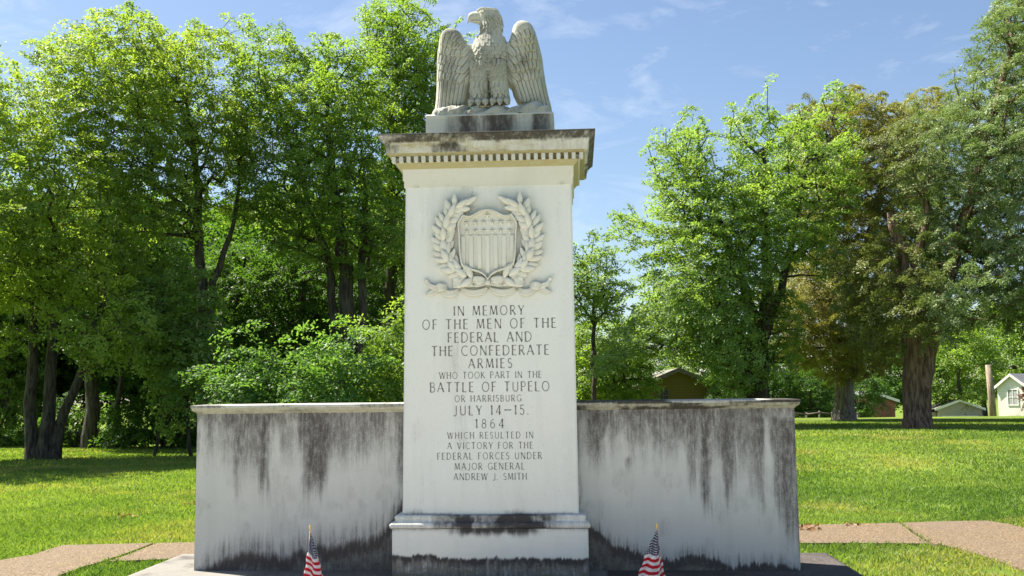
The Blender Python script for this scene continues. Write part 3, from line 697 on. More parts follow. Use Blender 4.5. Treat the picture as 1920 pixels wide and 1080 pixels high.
def ewing(sgn):
    # outer and inner outline at the same heights
    if sgn < 0:
        outl = [(178, 228, 306), (184, 206, 330), (200, 186, 350), (235, 168, 366), (290, 160, 400), (330, 152, 425), (400, 147, 440), (500, 146, 440), (600, 143, 432), (640, 142, 418), (700, 138, 414), (745, 132, 402), (775, 128, 380), (800, 124, 300), (850, 122, 240)]
    else:
        outl = [(136, 806, 878), (143, 786, 902), (162, 766, 930), (200, 758, 948), (250, 738, 962), (300, 722, 976), (400, 712, 1000), (500, 702, 1012), (590, 700, 1024), (640, 752, 1034), (690, 765, 1044), (745, 790, 1058), (775, 820, 1066), (800, 880, 1070), (850, 900, 1068)]
        outl = [(y, b, a) for y, a, b in outl]             # keep (Y, outer, inner)
    Ys = [o[0] for o in outl]; Ob = [o[1] for o in outl]; Ib = [o[2] for o in outl]
    def edge(Y): return np.interp(Y, Ys, Ob), np.interp(Y, Ys, Ib)
    def depth(Y, s):                                       # s 0 outer .. 1 inner
        top = Ys[0]; roll = 52*math.sqrt(max(0, 1 - max(0, (75-(Y-top))/75)**2))*(1 - .45*ss(70, 260, Y-top))
        return 18 + roll + 34*math.sin(math.pi*min(1, max(0, s*.85+.12)))*(1-.35*ss(500, 850, Y)) - 30*ss(500, 850, Y)*(1-s)*.4
    def srf(X, Y):
        ty = ss(270, 320, Y)*(1 - ss(560, 625, Y)); o_, i_ = edge(Y); i_ = i_ - sgn*26*ty; s = min(1, max(0, (X-o_)/(i_-o_))); e = 1 - (2*s-1)**6*(1 if s < .5 else 1 - ty*.85)
        return depth(Y, s)*e - 22*(1-e)
    R = random.Random(8 + sgn); FE = []
    n = 8
    for k in range(n):
        q = .02 + .96*(k + .5)/n; Y0 = 520 - 40*abs(q-.4) + 20*(1-q); o_, i_ = edge(min(Y0, 800)); oe, ie = edge(775)
        if sgn > 0: i_ = 725
        X0 = o_ + (i_-o_)*q; X1 = oe + (ie-oe)*q; Lf = 785 - Y0 + (25 if q < .5 else -6); FE.append((X0, Y0, -90 + math.degrees(math.atan2(X1-X0, Lf)), Lf, abs(i_-o_)/n*1.10, 10, .93))
    for r, (Yr, L, n) in enumerate([(490, 135, 7), (432, 122, 7), (378, 108, 7), (328, 92, 6), (284, 78, 6), (246, 64, 5)]):
        for k in range(n):
            q = (k + (.55 if r % 2 else .05))/(n-.4)
            if q > 1.02: continue
            Y0 = Yr + 60*(q-.5) - 16 + R.uniform(-5, 5); o_, i_ = edge(Y0)
            if Y0 < Ys[0] + 62: continue
            FE.append((o_ + (i_-o_)*(.06 + .90*q), Y0, -90 + sgn*(3 + 36*q) + R.uniform(-5, 5), L*R.uniform(.92, 1.08), abs(i_-o_)/n*1.22, 15, .66))
    YY = np.concatenate([np.linspace(Ys[0], Ys[0]+60, 24), np.linspace(Ys[0]+62, 850, 250)]); K = 120
    GX = np.zeros((len(YY), K+1)); GD = np.zeros_like(GX); GE = np.zeros_like(GX)
    for a_, Y in enumerate(YY):
        ty = float(ss(270, 320, Y)*(1 - ss(560, 625, Y))); o_, i_ = edge(Y); i_ = i_ - sgn*26*ty
        for k in range(K+1):
            q = k/K; e = 1 - (2*q-1)**6*(1 if q < .5 else 1 - ty*.85); GX[a_, k] = o_ + (i_-o_)*q; GD[a_, k] = depth(Y, q)*e - 22*(1-e); GE[a_, k] = min(1, 8*min(q + .02, 1.02 - q*(1-ty)))
    GY = np.repeat(YY[:, None], K+1, 1); H = np.zeros_like(GX)
    for (X0, Y0, ang, L, Wd, lift, rnd) in FE:
        ca, sa = math.cos(rad(ang)), math.sin(rad(ang)); dx, dy = GX-X0, -(GY-Y0); u = (dx*ca + dy*sa)/L; v = -dx*sa + dy*ca
        w = Wd*.5*np.where(u < rnd, 1.0, np.sqrt(np.clip(1 - ((u-rnd)/(1-rnd))**2, 0, 1)))
        m = (u > 0) & (u < 1) & (np.abs(v) < w); ed = np.minimum(w - np.abs(v), (1-u)*L)
        h = 3 + lift*np.clip(u, 0, 1) + 5*(1-(v/np.maximum(w, 1))**2) - 3.5*(np.abs(v) < 2.2) - 20*np.exp(-(ed/3.2)**2)
        H = np.where(m, h, H)
    GD = GD + H*np.clip(GE, 0, 1)
    V = np.array([ev(x, y, d) for x, y, d in zip(GX.ravel(), GY.ravel(), GD.ravel())]).reshape(len(YY), K+1, 3)
    back = np.array([[ev(edge(Y)[1], Y, -60), ev(sum(edge(Y))/2, Y, -72), ev(edge(Y)[0], Y, -60)] for Y in YY])
    V = np.concatenate([V, back], 1); n = K+4; Fc = [(i*n+j, i*n+(j+1) % n, (i+1)*n+(j+1) % n, (i+1)*n+j) for i in range(len(YY)-1) for j in range(n)]
    o = npmesh('wing', V.reshape(-1, 3), np.array(Fc), M['eagle'], eag, smooth=False)
    import bmesh
    bm = bmesh.new(); bm.from_mesh(o.data); bm.verts.ensure_lookup_table(); bm.faces.new([bm.verts[j] for j in range(n)]); bm.faces.new([bm.verts[(len(YY)-1)*n+j] for j in range(n)])
    bmesh.ops.recalc_face_normals(bm, faces=bm.faces); bm.to_mesh(o.data); bm.free()
    EA(o); add_stain(o, st_eagle)
ewing(-1); ewing(1)
def eleg(sgn):
    c = 497 if sgn < 0 else 642
    mb = MB(); sec = [(455, 40, 50, 70), (480, 58, 66, 78), (520, 66, 72, 84), (580, 68, 70, 84), (640, 66, 66, 80), (700, 66, 62, 78), (740, 70, 64, 78), (772, 76, 66, 76)]
    drift = lambda Y: (Y-480)*(.0 if sgn < 0 else .09)
    mb.loft([[ev(c + drift(Y) + hw*math.cos(2*math.pi*k/20), Y, dc + hd*math.sin(2*math.pi*k/20)) for k in range(20)] for Y, hw, hd, dc in sec], True, True, True)
    R = random.Random(2)
    for r in range(9):
        Y = 690 - r*27; n = 6
        for k in range(n):
            fx = (k + (.5 if r % 2 else 0) - 2.5)/2.5*.95; a = fx*1.25
            X = c + drift(Y) + 66*math.sin(a); d = 82 + 68*math.cos(a)
            feather(mb, X, Y-22, d-3, -90 + fx*10 + R.uniform(-9, 9), 84 if r < 4 else 56, 28*math.cos(a*.8), 19, -5, .4 if r < 5 else .6, (-math.tan(min(1.1, max(-1.1, a)))*.8, 0))
    o = EA(mb.build('leg', M['eagle'], eag)); add_stain(o, st_eagle)
    tb = MB()
    for j, dx in enumerate((-58, 0, 58)):                    # three front toes with talons
        X = c + drift(770) + dx
        tb.tube([ev(X-dx*.25, 768, 96), ev(X-dx*.1, 766, 138), ev(X, 776, 164), ev(X+dx*.04, 796, 172)], [22*EU, 28*EU, 27*EU, 17*EU], 10)
        tb.tube([ev(X+dx*.04, 790, 180), ev(X+dx*.05, 806, 184), ev(X+dx*.05, 822, 172)], [12*EU, 8*EU, 2*EU], 8)
        for q in range(3): tb.tube([ev(X-dx*.1-27, 760+q*7, 132+q*12), ev(X-dx*.1, 741+q*8, 146+q*12), ev(X-dx*.1+27, 760+q*7, 132+q*12)], [4*EU]*3, 6)
    o2 = tb.build('talon', M['eagle'], o); add_stain(o2, st_eagle)
    o2.parent = o
eleg(-1); eleg(1)
def erock():
    nx_, na = 90, 18; V = []
    xs = np.linspace(112, 1066, nx_+1)
    for X in xs:
        e = min(1, (X-105)/50., (1074-X)/30.); e = math.sqrt(max(.03, e)); hgt = 78 + 16*math.sin(X*.021+1) + 16*math.exp(-((X-850)/120)**2) + 6*math.exp(-((X-250)/120)**2) - 22*math.exp(-((X-560)/150)**2)
        ring = []
        for k in range(na+1):
            a = math.pi*k/na; tw = .5*math.sin(X*.012)
            ring.append((X, 870 - hgt*e*math.sin(a)**.75 if 0 < k < na else 876, (190*e)*math.cos(a) + 10))
        V.append(ring)
    V = np.array(V).reshape(-1, 3)
    tw = V[:, 1]*.9 + V[:, 2]*.55                           # twisted ridges
    rdg = np.abs(fbm(np.stack([V[:, 0]*.017 + tw*.020, tw*.006], 1), 71, 3)-.5)*2 
    V[:, 1] += (rdg*80 - 22)*ss(868, 845, V[:, 1])*-1*.6; V[:, 2] += (rdg-.3)*40*np.sign(V[:, 2])
    n = na+1; Fc = [(i*n+j, i*n+j+1, (i+1)*n+j+1, (i+1)*n+j) for i in range(nx_) for j in range(na)]
    P = np.array([ev(*q) for q in V]); o = npmesh('rock', P, np.array(Fc), M['eagle'], eag, smooth=True); EA(o); add_stain(o, st_eagle)
erock()
def eblock():
    zt = E0[2] - .001; zb = CORN[-1][1] - .02; x0, x1 = -.553, .598; n_ = 110; prof = [(0, zb), (0, zt-.030), (.004, zt-.027), (.002, zt-.018), (-.012, zt), ]
    V = []
    zs = list(np.linspace(zb, zt-.030, 14)); prof = [(0, z) for z in zs] + [(.005, zt-.027), (.005, zt-.016), (-.010, zt)]
    for o_, z in prof: V.append([(x0-o_ + (x1-x0+2*o_)*k/n_, -.11-o_, z) for k in range(n_+1)] + [(x1+o_, .42+o_, z), (x0-o_, .42+o_, z)])
    n = n_+3; VV = np.array(V).reshape(-1, 3); Fc = [(i*n+j, i*n+(j+1) % n, (i+1)*n+(j+1) % n, (i+1)*n+j) for i in range(len(prof)-1) for j in range(n)]
    x, y, z = VV.T; u = (x-x0)/(x1-x0)
    k = np.interp(u, [0, .12, .2, .3, .36, .42, .48, .52, .62, .68, .76, .82, .86, .93, 1], [.08, .15, .55, .85, .8, .55, .7, .9, .95, .6, .25, .35, .9, .8, .2])
    h = (zt - z)/(zt-zb); st = 1.2*k*(.8+.5*(fbm(np.stack([x*18, z*2], 1), 33)-.5)) + .35*ss(.6, 1, h)*ss(.25, .6, u)
    o = npmesh('statue_base', VV, np.array(Fc), M['wall'], eag, {'stain': np.clip(st*(z < zt-.022), 0, .97)}); EA(o)
    mb = MB(); mb.box(x0+.012, x1-.012, -.098, .41, zt-.02, zt-.0005); 
    import bmesh
    bm = bmesh.new(); bm.from_mesh(o.data); bm.verts.ensure_lookup_table(); bm.faces.new([bm.verts[(len(prof)-1)*n+j] for j in range(n)]); bmesh.ops.recalc_face_normals(bm, faces=bm.faces); bm.to_mesh(o.data); bm.free()
eblock()

# ------------------------------------------------------------------ slab and walks
M['slab'] = stone('slab_stone', (.20, .19, .175), (.050, .042, .040), mott=.4, warm=(.16, .135, .105))
def slab():
    x0, x1, y1 = -3.13, 3.10, .98; n_ = 60; V = []
    def ring(o_, z): return [(x0+o_, -1.6, z), (x1-o_, -1.6, z), (x1-o_, y1-o_, z), (x0+o_, y1-o_, z)]
    ax, ay = np.linspace(x0, x1, 180), np.linspace(-1.6, y1, 70); X, Y = np.meshgrid(ax, ay)
    st = .55*ss(.35, .6, fbm(np.stack([X.ravel()*1.6, Y.ravel()*1.6], 1), 81)) + .75*(X.ravel() > 1.0)
    st = np.where(X.ravel() < -2.5, .22 + .45*ss(.5, .75, fbm(np.stack([X.ravel()*4, Y.ravel()*4], 1), 82)), st)
    i = np.arange(X.size).reshape(X.shape); Fc = np.stack([i[:-1, :-1].ravel(), i[:-1, 1:].ravel(), i[1:, 1:].ravel(), i[1:, :-1].ravel()], 1)
    o = npmesh('stone_slab', np.stack([X.ravel(), Y.ravel(), np.full(X.size, ZS)], 1), Fc, M['slab'], None, {'stain': np.clip(st, 0, .93)})
    import bmesh
    bm = bmesh.new(); bm.from_mesh(o.data); ed = [e for e in bm.edges if e.is_boundary]; r = bmesh.ops.extrude_edge_only(bm, edges=ed)
    for v in [g for g in r['geom'] if isinstance(g, bmesh.types.BMVert)]: v.co.z = -.05
    bmesh.ops.recalc_face_normals(bm, faces=bm.faces); bm.to_mesh(o.data); bm.free(); tag(o, kind='structure')
slab()
t = NT('aggregate_paving'); v1 = t.n('TexVoronoi'); v1.inputs['Scale'].default_value = 75; t.l(t.pos(), v1.inputs['Vector'])
sp = t.n('SeparateColor'); t.l(v1.outputs['Color'], sp.inputs[0])
c = t.mix(sp.outputs[0], (.088, .060, .034), (.225, .158, .090)); c = t.mix(t.rng(sp.outputs[1], .75, .8), c, (.26, .20, .13)); c = t.mix(t.rng(v1.outputs['Distance'], .35, .8, 0, .9), c, (.06, .045, .032))
c = t.mix(t.math('MULTIPLY', t.rng(t.noise(1.1, 5, .6), .4, .65), .45), c, (.13, .10, .08)); t.col(c); t.bump(v1.outputs['Distance'], -.6, .01); M['agg'] = t.m
PATHS = []
def path(polys, name):
    import bmesh
    for poly in polys:
        pts = [atz(px, py, .03) for px, py in poly]; PATHS.append([(p[0], p[1]) for p in pts])
        bm = bmesh.new(); top = [bm.verts.new((p[0], p[1], max(.03, float(gz(p[0], p[1]))+.02))) for p in pts]; f = bm.faces.new(top)
        r = bmesh.ops.extrude_face_region(bm, geom=[f]); 
        for v in [g for g in r['geom'] if isinstance(g, bmesh.types.BMVert)]: v.co.z -= .15
        bmesh.ops.recalc_face_normals(bm, faces=bm.faces)
        me = bpy.data.meshes.new(name); bm.to_mesh(me); bm.free(); tag(link(name, me, M['agg']), kind='structure')
path([[(-120, 1100), (-60, 1068), (0, 1050), (60, 1040), (88, 1031), (118, 1022), (200, 1020), (287, 1018), (240, 1036), (192, 1052), (150, 1064), (110, 1079), (60, 1110)], [(294, 1018), (420, 1015), (560, 1013), (560, 1044), (420, 1046), (315, 1048), (205, 1052), (250, 1036)]], 'path')
M['bounce_pave'] = flat('bounce_concrete', (.56, .55, .52), (.46, .45, .42), 4)
def bounce_walk():
    mb = MB(); mb.box(-7, 7, -11.5, -1.7, -.12, .03); tag(mb.build('path', M['bounce_pave']), kind='structure'); PATHS.append([(-7, -11.5), (7, -11.5), (7, -1.7), (-7, -1.7)])  # unseen paving added before the monument to bounce light onto the stone
bounce_walk()
path([[(1400, 985), (1500, 984), (1600, 982), (1685, 980), (1712, 1000), (1742, 1019), (1620, 1018), (1500, 1018), (1400, 1018)], [(1690, 980), (1770, 977), (1850, 976), (1890, 982), (1925, 991), (2060, 1040), (2060, 1120), (1925, 1070), (1850, 1044), (1800, 1028), (1750, 1019), (1718, 1000)]], 'path')

# ------------------------------------------------------------------ trees
def inside(px, pz, poly):
    r = np.zeros(len(px), bool); n = len(poly)
    for i in range(n):
        x1, z1 = poly[i]; x2, z2 = poly[(i+1) % n]
        c_ = ((z1 > pz) != (z2 > pz)); xi = (x2-x1)*(pz-z1)/((z2-z1) if z2 != z1 else 1e-9) + x1; r ^= c_ & (px < xi)
    return r
def edgedist(px, pz, poly):
    d = np.full(len(px), 1e9); n = len(poly)
    for i in range(n):
        x1, z1 = poly[i]; x2, z2 = poly[(i+1) % n]; dx, dz = x2-x1, z2-z1; L = dx*dx+dz*dz+1e-12
        s = np.clip(((px-x1)*dx + (pz-z1)*dz)/L, 0, 1); d = np.minimum(d, np.hypot(px-x1-s*dx, pz-z1-s*dz))
    return d
def clusters(polypx, Y, thick, gap, seed, cap=1500, hole=.47, holescale=.58, zs=1.25, rag=.75, spikes=16):
    "centres of leaf sprays filling a crown: outline at distance Y, rounded in depth, broken into boughs by noise, twigs reaching out of it"
    R = np.random.default_rng(seed); poly = [(at(a, b, Y)[0], at(a, b, Y)[2]) for a, b in polypx]
    P = np.array(poly); lo, hi = P.min(0), P.max(0); n = 60000
    x = R.uniform(lo[0], hi[0], n); z = R.uniform(lo[1], hi[1], n); k = inside(x, z, poly); x, z = x[k], z[k]
    d = edgedist(x, z, poly); h = thick*np.sqrt(np.clip(d/1.9, .02, 1)); u = R.uniform(-1, 1, len(x)); y = Y + np.sign(u)*np.abs(u)**.75*h
    C = np.stack([x, y, z], 1)
    k = (fbm(C*np.array([1, 1, zs])*holescale, seed+3, 3) > hole) & (d > rag*1.5*(fbm(np.stack([x*1.2, z*1.2], 1), seed+5, 2)-.42)); C = C[k]
    # twigs that leave the outline
    m = len(poly); c0 = P.mean(0)
    for _ in range(spikes):
        i = R.integers(m); f = R.uniform(); q = P[i]*(1-f) + P[(i+1) % m]*f; o = q - c0; o /= np.linalg.norm(o)+1e-9
        if o[1] < -.3: continue
        dr = np.array([o[0] + R.normal()*.3, R.normal()*.3, o[1] + .35]); dr /= np.linalg.norm(dr); L = R.uniform(.25, .8)
        yy = Y + R.uniform(-.5, .5)*thick*.4; C = np.concatenate([np.array([[q[0], yy, q[1]] + dr*L*t_ for t_ in (-.3, .3, .8)]), C])
    cell = {}; out = []
    for p in C:
        key = tuple((p//gap).astype(int)); ok = True
        for a in (-1, 0, 1):
            for b in (-1, 0, 1):
                for c_ in (-1, 0, 1):
                    for q in cell.get((key[0]+a, key[1]+b, key[2]+c_), ()):
                        if (p[0]-q[0])**2+(p[1]-q[1])**2+(p[2]-q[2])**2 < gap*gap: ok = False; break
                    if not ok: break
                if not ok: break
            if not ok: break
        if ok:
            cell.setdefault(key, []).append(p); out.append(p)
            if len(out) >= cap: break
    return np.array(out)
LEAVES = []
def leaf_mesh(name, C, per, size, spread, mat, parent, seed, flat=.6, aspect=.55, droop=.0, up=.55, hue=None):
    R = np.random.default_rng(seed); n = len(C)*per; LEAVES.append(n)
    outw = C - C.mean(0); outw /= np.linalg.norm(outw, axis=1)[:, None] + 1e-9
    cs = R.uniform(.65, 1.25, len(C)); ctone = R.uniform(-.22, .22, len(C)) + .35*(fbm(C*.55, seed+9, 2)-.5)
    ci = np.repeat(np.arange(len(C)), per)
    # each spray is a tilted fan that reaches away from the middle of the crown and hangs a little at its tip
    m = len(C); ax = outw*.8 + R.normal(size=(m, 3))*.75; ax[:, 2] *= .45 if aspect > .3 else .2; ax /= np.linalg.norm(ax, axis=1)[:, None]
    cn = R.normal(size=(m, 3))*.38 + np.array([0, 0, .6 + up]) + .55*outw; cn -= ax*(cn*ax).sum(1)[:, None]; cn /= np.linalg.norm(cn, axis=1)[:, None]; sdv = np.cross(cn, ax)
    al = R.uniform(-1, 1, n); wd = R.normal(size=n)*.55*(1 - .45*np.abs(al)); tk = R.normal(size=n)
    sc = (spread*cs[ci])[:, None]
    P = C[ci] + sc*(ax[ci]*(al*(1.45 if aspect > .3 else 1.75))[:, None] + sdv[ci]*(wd*(1.25 if aspect > .3 else 1.1))[:, None] + cn[ci]*(tk*.16*flat/.6)[:, None])
    P[:, 2] -= (.16 + droop*1.5)*np.abs(al)**1.5*spread*2 + .18*np.abs(wd)*spread
    nrm = R.normal(size=(n, 3))*.52 + cn[ci]*1.1; nrm /= np.linalg.norm(nrm, axis=1)[:, None]
    a = R.normal(size=(n, 3)) + ax[ci]*.9; a -= nrm*(a*nrm).sum(1)[:, None]; a /= np.linalg.norm(a, axis=1)[:, None]; b = np.cross(nrm, a)
    s = (size*R.uniform(.65, 1.3, n))[:, None]; w = s*aspect*.5
    V = np.stack([P, P + a*s*.42 + b*w, P + a*s - nrm*s*.12, P + a*s*.42 - b*w], 1).reshape(-1, 3)
    Fc = np.arange(n*4).reshape(n, 4)
    tone = np.clip(.5 + ctone[ci] + R.normal(size=n)*.11, 0, 1)
    fa = {'tone': tone}
    if hue is not None: fa['hue'] = np.clip(hue(P) + R.normal(size=n)*.08, 0, 1)
    return npmesh(name, V, Fc, mat, parent, fattrs=fa)
def limbs(name, stems, C, mat, parent, seed, r_tip=.012, r_max=.4, step=.55, power=2.15):
    "stems: polylines [(x,y,z,r)...] from the ground; every spray is joined to the nearest wood"
    R = np.random.default_rng(seed); N = []; par = []; fixr = []; depthv = []
    for st in stems:
        prev = -1
        pts = []
        for i in range(len(st)-1):
            a, b = np.array(st[i]), np.array(st[i+1]); m = max(1, int(np.linalg.norm(b[:3]-a[:3])/.45))
            for k in range(m): pts.append(a + (b-a)*k/m)
        pts.append(np.array(st[-1]))
        for i, p in enumerate(pts):
            j = R.normal(size=3)*.035; j[2] = 0
            N.append(p[:3] + (j if 0 < i else 0)); par.append(prev); fixr.append(p[3]); depthv.append(i*.45); prev = len(N)-1
    base_n = len(N); zmin = min(s[0][2] for s in stems)
    start = np.array([s[-1][:3] for s in stems])
    dmin = np.min(np.linalg.norm(C[:, None, :] - np.array(N)[None, :, :], axis=2), axis=1); order = np.argsort(dmin)
    arr = np.array(N); zc_ = zmin + .45*(max(s[-1][2] for s in stems)-zmin)
    dep = list(depthv)
    buf = np.zeros((len(N) + len(C)*14, 3)); buf[:len(N)] = arr; cnt = len(N); dbuf = np.zeros(len(buf)); dbuf[:cnt] = dep; lowpen = np.zeros(len(buf)); lowpen[:base_n] = np.where(arr[:, 2] < zc_, 2.5, 0)
    for ci in order:
        c_ = C[ci]; v = c_ - buf[:cnt]; d = np.linalg.norm(v, axis=1); cost = d + .10*dbuf[:cnt] + lowpen[:cnt] + np.maximum(0, -v[:, 2])*.5
        j = int(np.argmin(cost)); a = buf[j].copy(); L = d[j]; m = max(1, int(L/step)); prev = j
        bend = R.normal(size=3)*.08*L; bend[2] = abs(bend[2])*.5 + .05*L
        for k in range(1, m+1):
            s = k/m; p = a + (c_-a)*s + bend*math.sin(math.pi*s) + (R.normal(size=3)*.03 if k < m else 0)
            if cnt >= len(buf): break
            buf[cnt] = p; dbuf[cnt] = dbuf[prev] + L/m; N.append(p); par.append(prev); fixr.append(0); prev = cnt; cnt += 1
    n = len(N); ch = np.zeros(n); tips = np.ones(n); hasch = np.zeros(n, bool)
    for i in range(n-1, -1, -1):
        if par[i] >= 0: hasch[par[i]] = True
    acc = np.where(hasch, 0., 1.)
    for i in range(n-1, -1, -1):
        if par[i] >= 0: acc[par[i]] += acc[i]
    r = np.minimum(r_tip*np.maximum(acc, 1)**(1/power), r_max)
    for i in range(n):
        if fixr[i] > 0: r[i] = fixr[i]
        elif par[i] >= 0: r[i] = min(r[i], r[par[i]]*.8)
    # one tapered prism per edge, sides by thickness
    Pn = np.array(N); VV, FF, base = [], [], 0
    for sides, sel in ((9, lambda q: q > .07), (5, lambda q: (q > .022) & (q <= .07)), (3, lambda q: q <= .022)):
        idx = np.array([i for i in range(n) if par[i] >= 0 and sel(r[i])], int)
        if not len(idx): continue
        pa = np.array([par[i] for i in idx]); A_, B_ = Pn[pa], Pn[idx]; ra, rb = np.minimum(r[pa], np.where(np.array(fixr)[idx] > 0, 9, r[idx]*1.6)), r[idx]
        # trunk rings keep one orientation so that prisms meet
        tv = B_-A_; tv /= np.linalg.norm(tv, axis=1)[:, None]+1e-9; ref = np.where(np.abs(tv[:, 2:3]) > .6, np.array([[1., 0, 0]]), np.array([[0, 0, 1.]]))
        u = np.cross(tv, ref); u /= np.linalg.norm(u, axis=1)[:, None]+1e-9; w = np.cross(tv, u); ang = np.arange(sides)*2*math.pi/sides
        dirs = u[:, None, :]*np.cos(ang)[None, :, None] + w[:, None, :]*np.sin(ang)[None, :, None]
        lump = 1 + (.16*(vnoise((B_[:, None, :]*1.5 + dirs*1.3).reshape(-1, 3), seed).reshape(len(idx), sides)-.5) if sides == 9 else 0)
        lumpa = 1 + (.16*(vnoise((A_[:, None, :]*1.5 + dirs*1.3).reshape(-1, 3), seed).reshape(len(idx), sides)-.5) if sides == 9 else 0)
        ext = tv[:, None, :]*(rb*.35)[:, None, None]
        r0 = A_[:, None, :] + dirs*(ra[:, None]*lumpa)[:, :, None]; r1 = B_[:, None, :] + dirs*(rb[:, None]*lump)[:, :, None] + ext
        V = np.concatenate([r0, r1], 1).reshape(-1, 3); m = len(idx); o0 = base + np.arange(m)*2*sides
        for k in range(sides):
            k2 = (k+1) % sides; FF.append(np.stack([o0+k, o0+k2, o0+sides+k2, o0+sides+k], 1))
        VV.append(V); base += len(V)
    return npmesh(name, np.concatenate(VV), np.concatenate(FF), mat, parent, smooth=True)
def stem_px(pts, Y, flare=1.5):
    "pts (px, py, radius in metres[, dy]); the first goes to the ground"
    out = []
    for i, p in enumerate(pts):
        q = at(p[0], p[1], Y + (p[3] if len(p) > 3 else 0)); out.append([q[0], q[1], q[2], p[2]])
    g = float(gz(out[0][0], out[0][1])); out[0][2] = g - .1
    h = out[1][2]-g
    f = min(.5, h*.3); s = f/max(h, .01)
    mid = [out[0][k] + (out[1][k]-out[0][k])*s for k in range(3)] + [out[0][3]*1.05]; out[0][3] *= flare
    out.insert(1, mid)
    return out
def tree(name, label, cat, Y, polys, stems, leaf, bk='bark', thick=3.0, gap=.62, per=118, size=.10, spread=.28, seed=1, group=None, hole=.46, flat=.6, aspect=.55, up=.55, hue=None, r_tip=.017, droop=0, cap=1800, crownname='crown', flare=1.5, zs=1.25):
    st = [stem_px(s, Y, flare) if len(s) > 1 else s for s in stems]
    C = np.concatenate([clusters(p[0], Y + p[1], p[2], gap, seed + 10*i, cap, hole, zs=zs) for i, p in enumerate([(q if isinstance(q, tuple) else (q, 0, thick)) for q in polys])])
    root = empty(name, (st[0][0][0], st[0][0][1], st[0][0][2]+.1), label, cat, group)
    attach(limbs('trunk', st, C, M[bk], root, seed, r_tip), root)
    attach(leaf_mesh(crownname, C, per, size, spread, M[leaf], root, seed+1, flat, aspect, droop, up, hue), root)
    return root

Q = 1.0
# --- left grove
tree('tree', 'bright green tree with a cluster of dark stems at the left edge', 'tree', 19.3,
     [[(-150, 330), (-110, 200), (-40, 130), (0, 118), (18, 86), (62, 92), (95, 130), (130, 170), (165, 235), (240, 320), (275, 420), (262, 520), (205, 580), (150, 560), (105, 590), (40, 560), (-20, 590), (-120, 560), (-180, 450)],
      ([(100, 560), (170, 520), (250, 560), (268, 640), (230, 700), (170, 690), (120, 650)], -1.6, 1.3), ([(-60, 560), (30, 560), (62, 620), (20, 668), (-60, 660)], -1.4, 1.2)],
     [[(66, 862, .20), (56, 790, .17), (60, 690, .15), (68, 600, .13), (74, 530, .10), (60, 420, .07)], [(88, 862, .22), (90, 770, .18), (98, 660, .15), (101, 590, .12), (92, 520, .08), (110, 400, .06)], [(98, 862, .18), (108, 800, .15), (140, 735, .13), (168, 650, .10), (190, 560, .07)]],
     'leafA', gap=.46, per=118, thick=3.0, seed=11)
tree('tree', 'broad tall bright green tree in the middle of the left grove', 'tree', 23,
     [[(95, 120), (115, 75), (180, 68), (212, 30), (258, 14), (300, 38), (350, 74), (400, 60), (440, 66), (468, 120), (478, 210), (470, 330), (440, 430), (380, 480), (300, 470), (230, 420), (180, 340), (150, 250), (105, 180)]],
     [[(386, 830, .24), (382, 700, .20), (378, 560, .18), (372, 420, .14), (366, 300, .10), (350, 190, .06)], [(386, 830, .16), (388, 620, .14), (410, 500, .11), (440, 420, .07), (450, 300, .05)]],
     'leafA', gap=.46, per=118, thick=3.2, seed=21)
tree('tree', 'green tree with two straight dark trunks, beside the pillar in the left grove', 'tree', 24,
     [[(436, 110), (456, 56), (505, 60), (560, 74), (596, 104), (606, 64), (645, 56), (672, 84), (704, 130), (724, 210), (742, 340), (760, 450), (700, 520), (600, 500), (520, 480), (450, 430), (440, 250)]],
     [[(655, 770, .30), (652, 640, .27), (648, 500, .23), (628, 360, .15), (612, 220, .08)], [(628, 770, .16), (628, 640, .15), (620, 500, .13), (580, 380, .09), (540, 250, .05)], [(672, 770, .18), (676, 640, .16), (680, 480, .13), (690, 340, .08)]],
     'leafB', gap=.46, per=118, thick=3.0, seed=31)
tree('tree', 'tall narrow dark green tree rising behind the left wing of the eagle', 'tree', 28,
     [[(684, 60), (682, 22), (702, 14), (742, 2), (790, 10), (822, 50), (862, 70), (890, 60), (905, 170), (880, 330), (840, 480), (780, 560), (720, 500), (690, 350), (676, 180)]],
     [[(735, 770, .24), (733, 500, .20), (732, 300, .14), (745, 120, .07)]],
     'leafB', gap=.46, per=118, thick=2.8, seed=43, hole=.40)
tree('tree', 'small leaning tree with light hanging foliage just left of the left wall end', 'tree', 20.2,
     [[(206, 590), (240, 530), (290, 498), (322, 510), (345, 470), (372, 500), (420, 540), (430, 640), (410, 720), (372, 770), (330, 800), (302, 806), (285, 760), (268, 700), (230, 650)]],
     [[(286, 846, .05), (300, 800, .045), (318, 720, .04), (330, 600, .03)], [(360, 848, .06), (352, 790, .05), (345, 700, .045), (340, 580, .03)]],
     'leafR', gap=.36, per=120, size=.105, spread=.24, thick=1.5, seed=51, flat=.4, droop=.15, flare=1.2)
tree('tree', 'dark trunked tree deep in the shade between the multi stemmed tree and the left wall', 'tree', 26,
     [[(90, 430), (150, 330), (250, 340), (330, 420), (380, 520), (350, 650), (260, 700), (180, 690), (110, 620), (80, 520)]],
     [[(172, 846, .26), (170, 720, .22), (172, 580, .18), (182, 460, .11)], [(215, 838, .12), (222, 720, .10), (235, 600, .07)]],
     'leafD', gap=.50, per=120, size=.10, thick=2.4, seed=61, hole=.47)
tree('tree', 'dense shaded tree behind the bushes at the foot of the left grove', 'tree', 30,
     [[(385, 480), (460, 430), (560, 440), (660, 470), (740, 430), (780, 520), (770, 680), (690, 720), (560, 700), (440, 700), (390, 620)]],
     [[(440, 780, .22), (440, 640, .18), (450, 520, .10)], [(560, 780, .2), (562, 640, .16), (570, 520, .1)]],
     'leafD', gap=.48, per=130, size=.105, thick=2.6, seed=71, hole=.42)
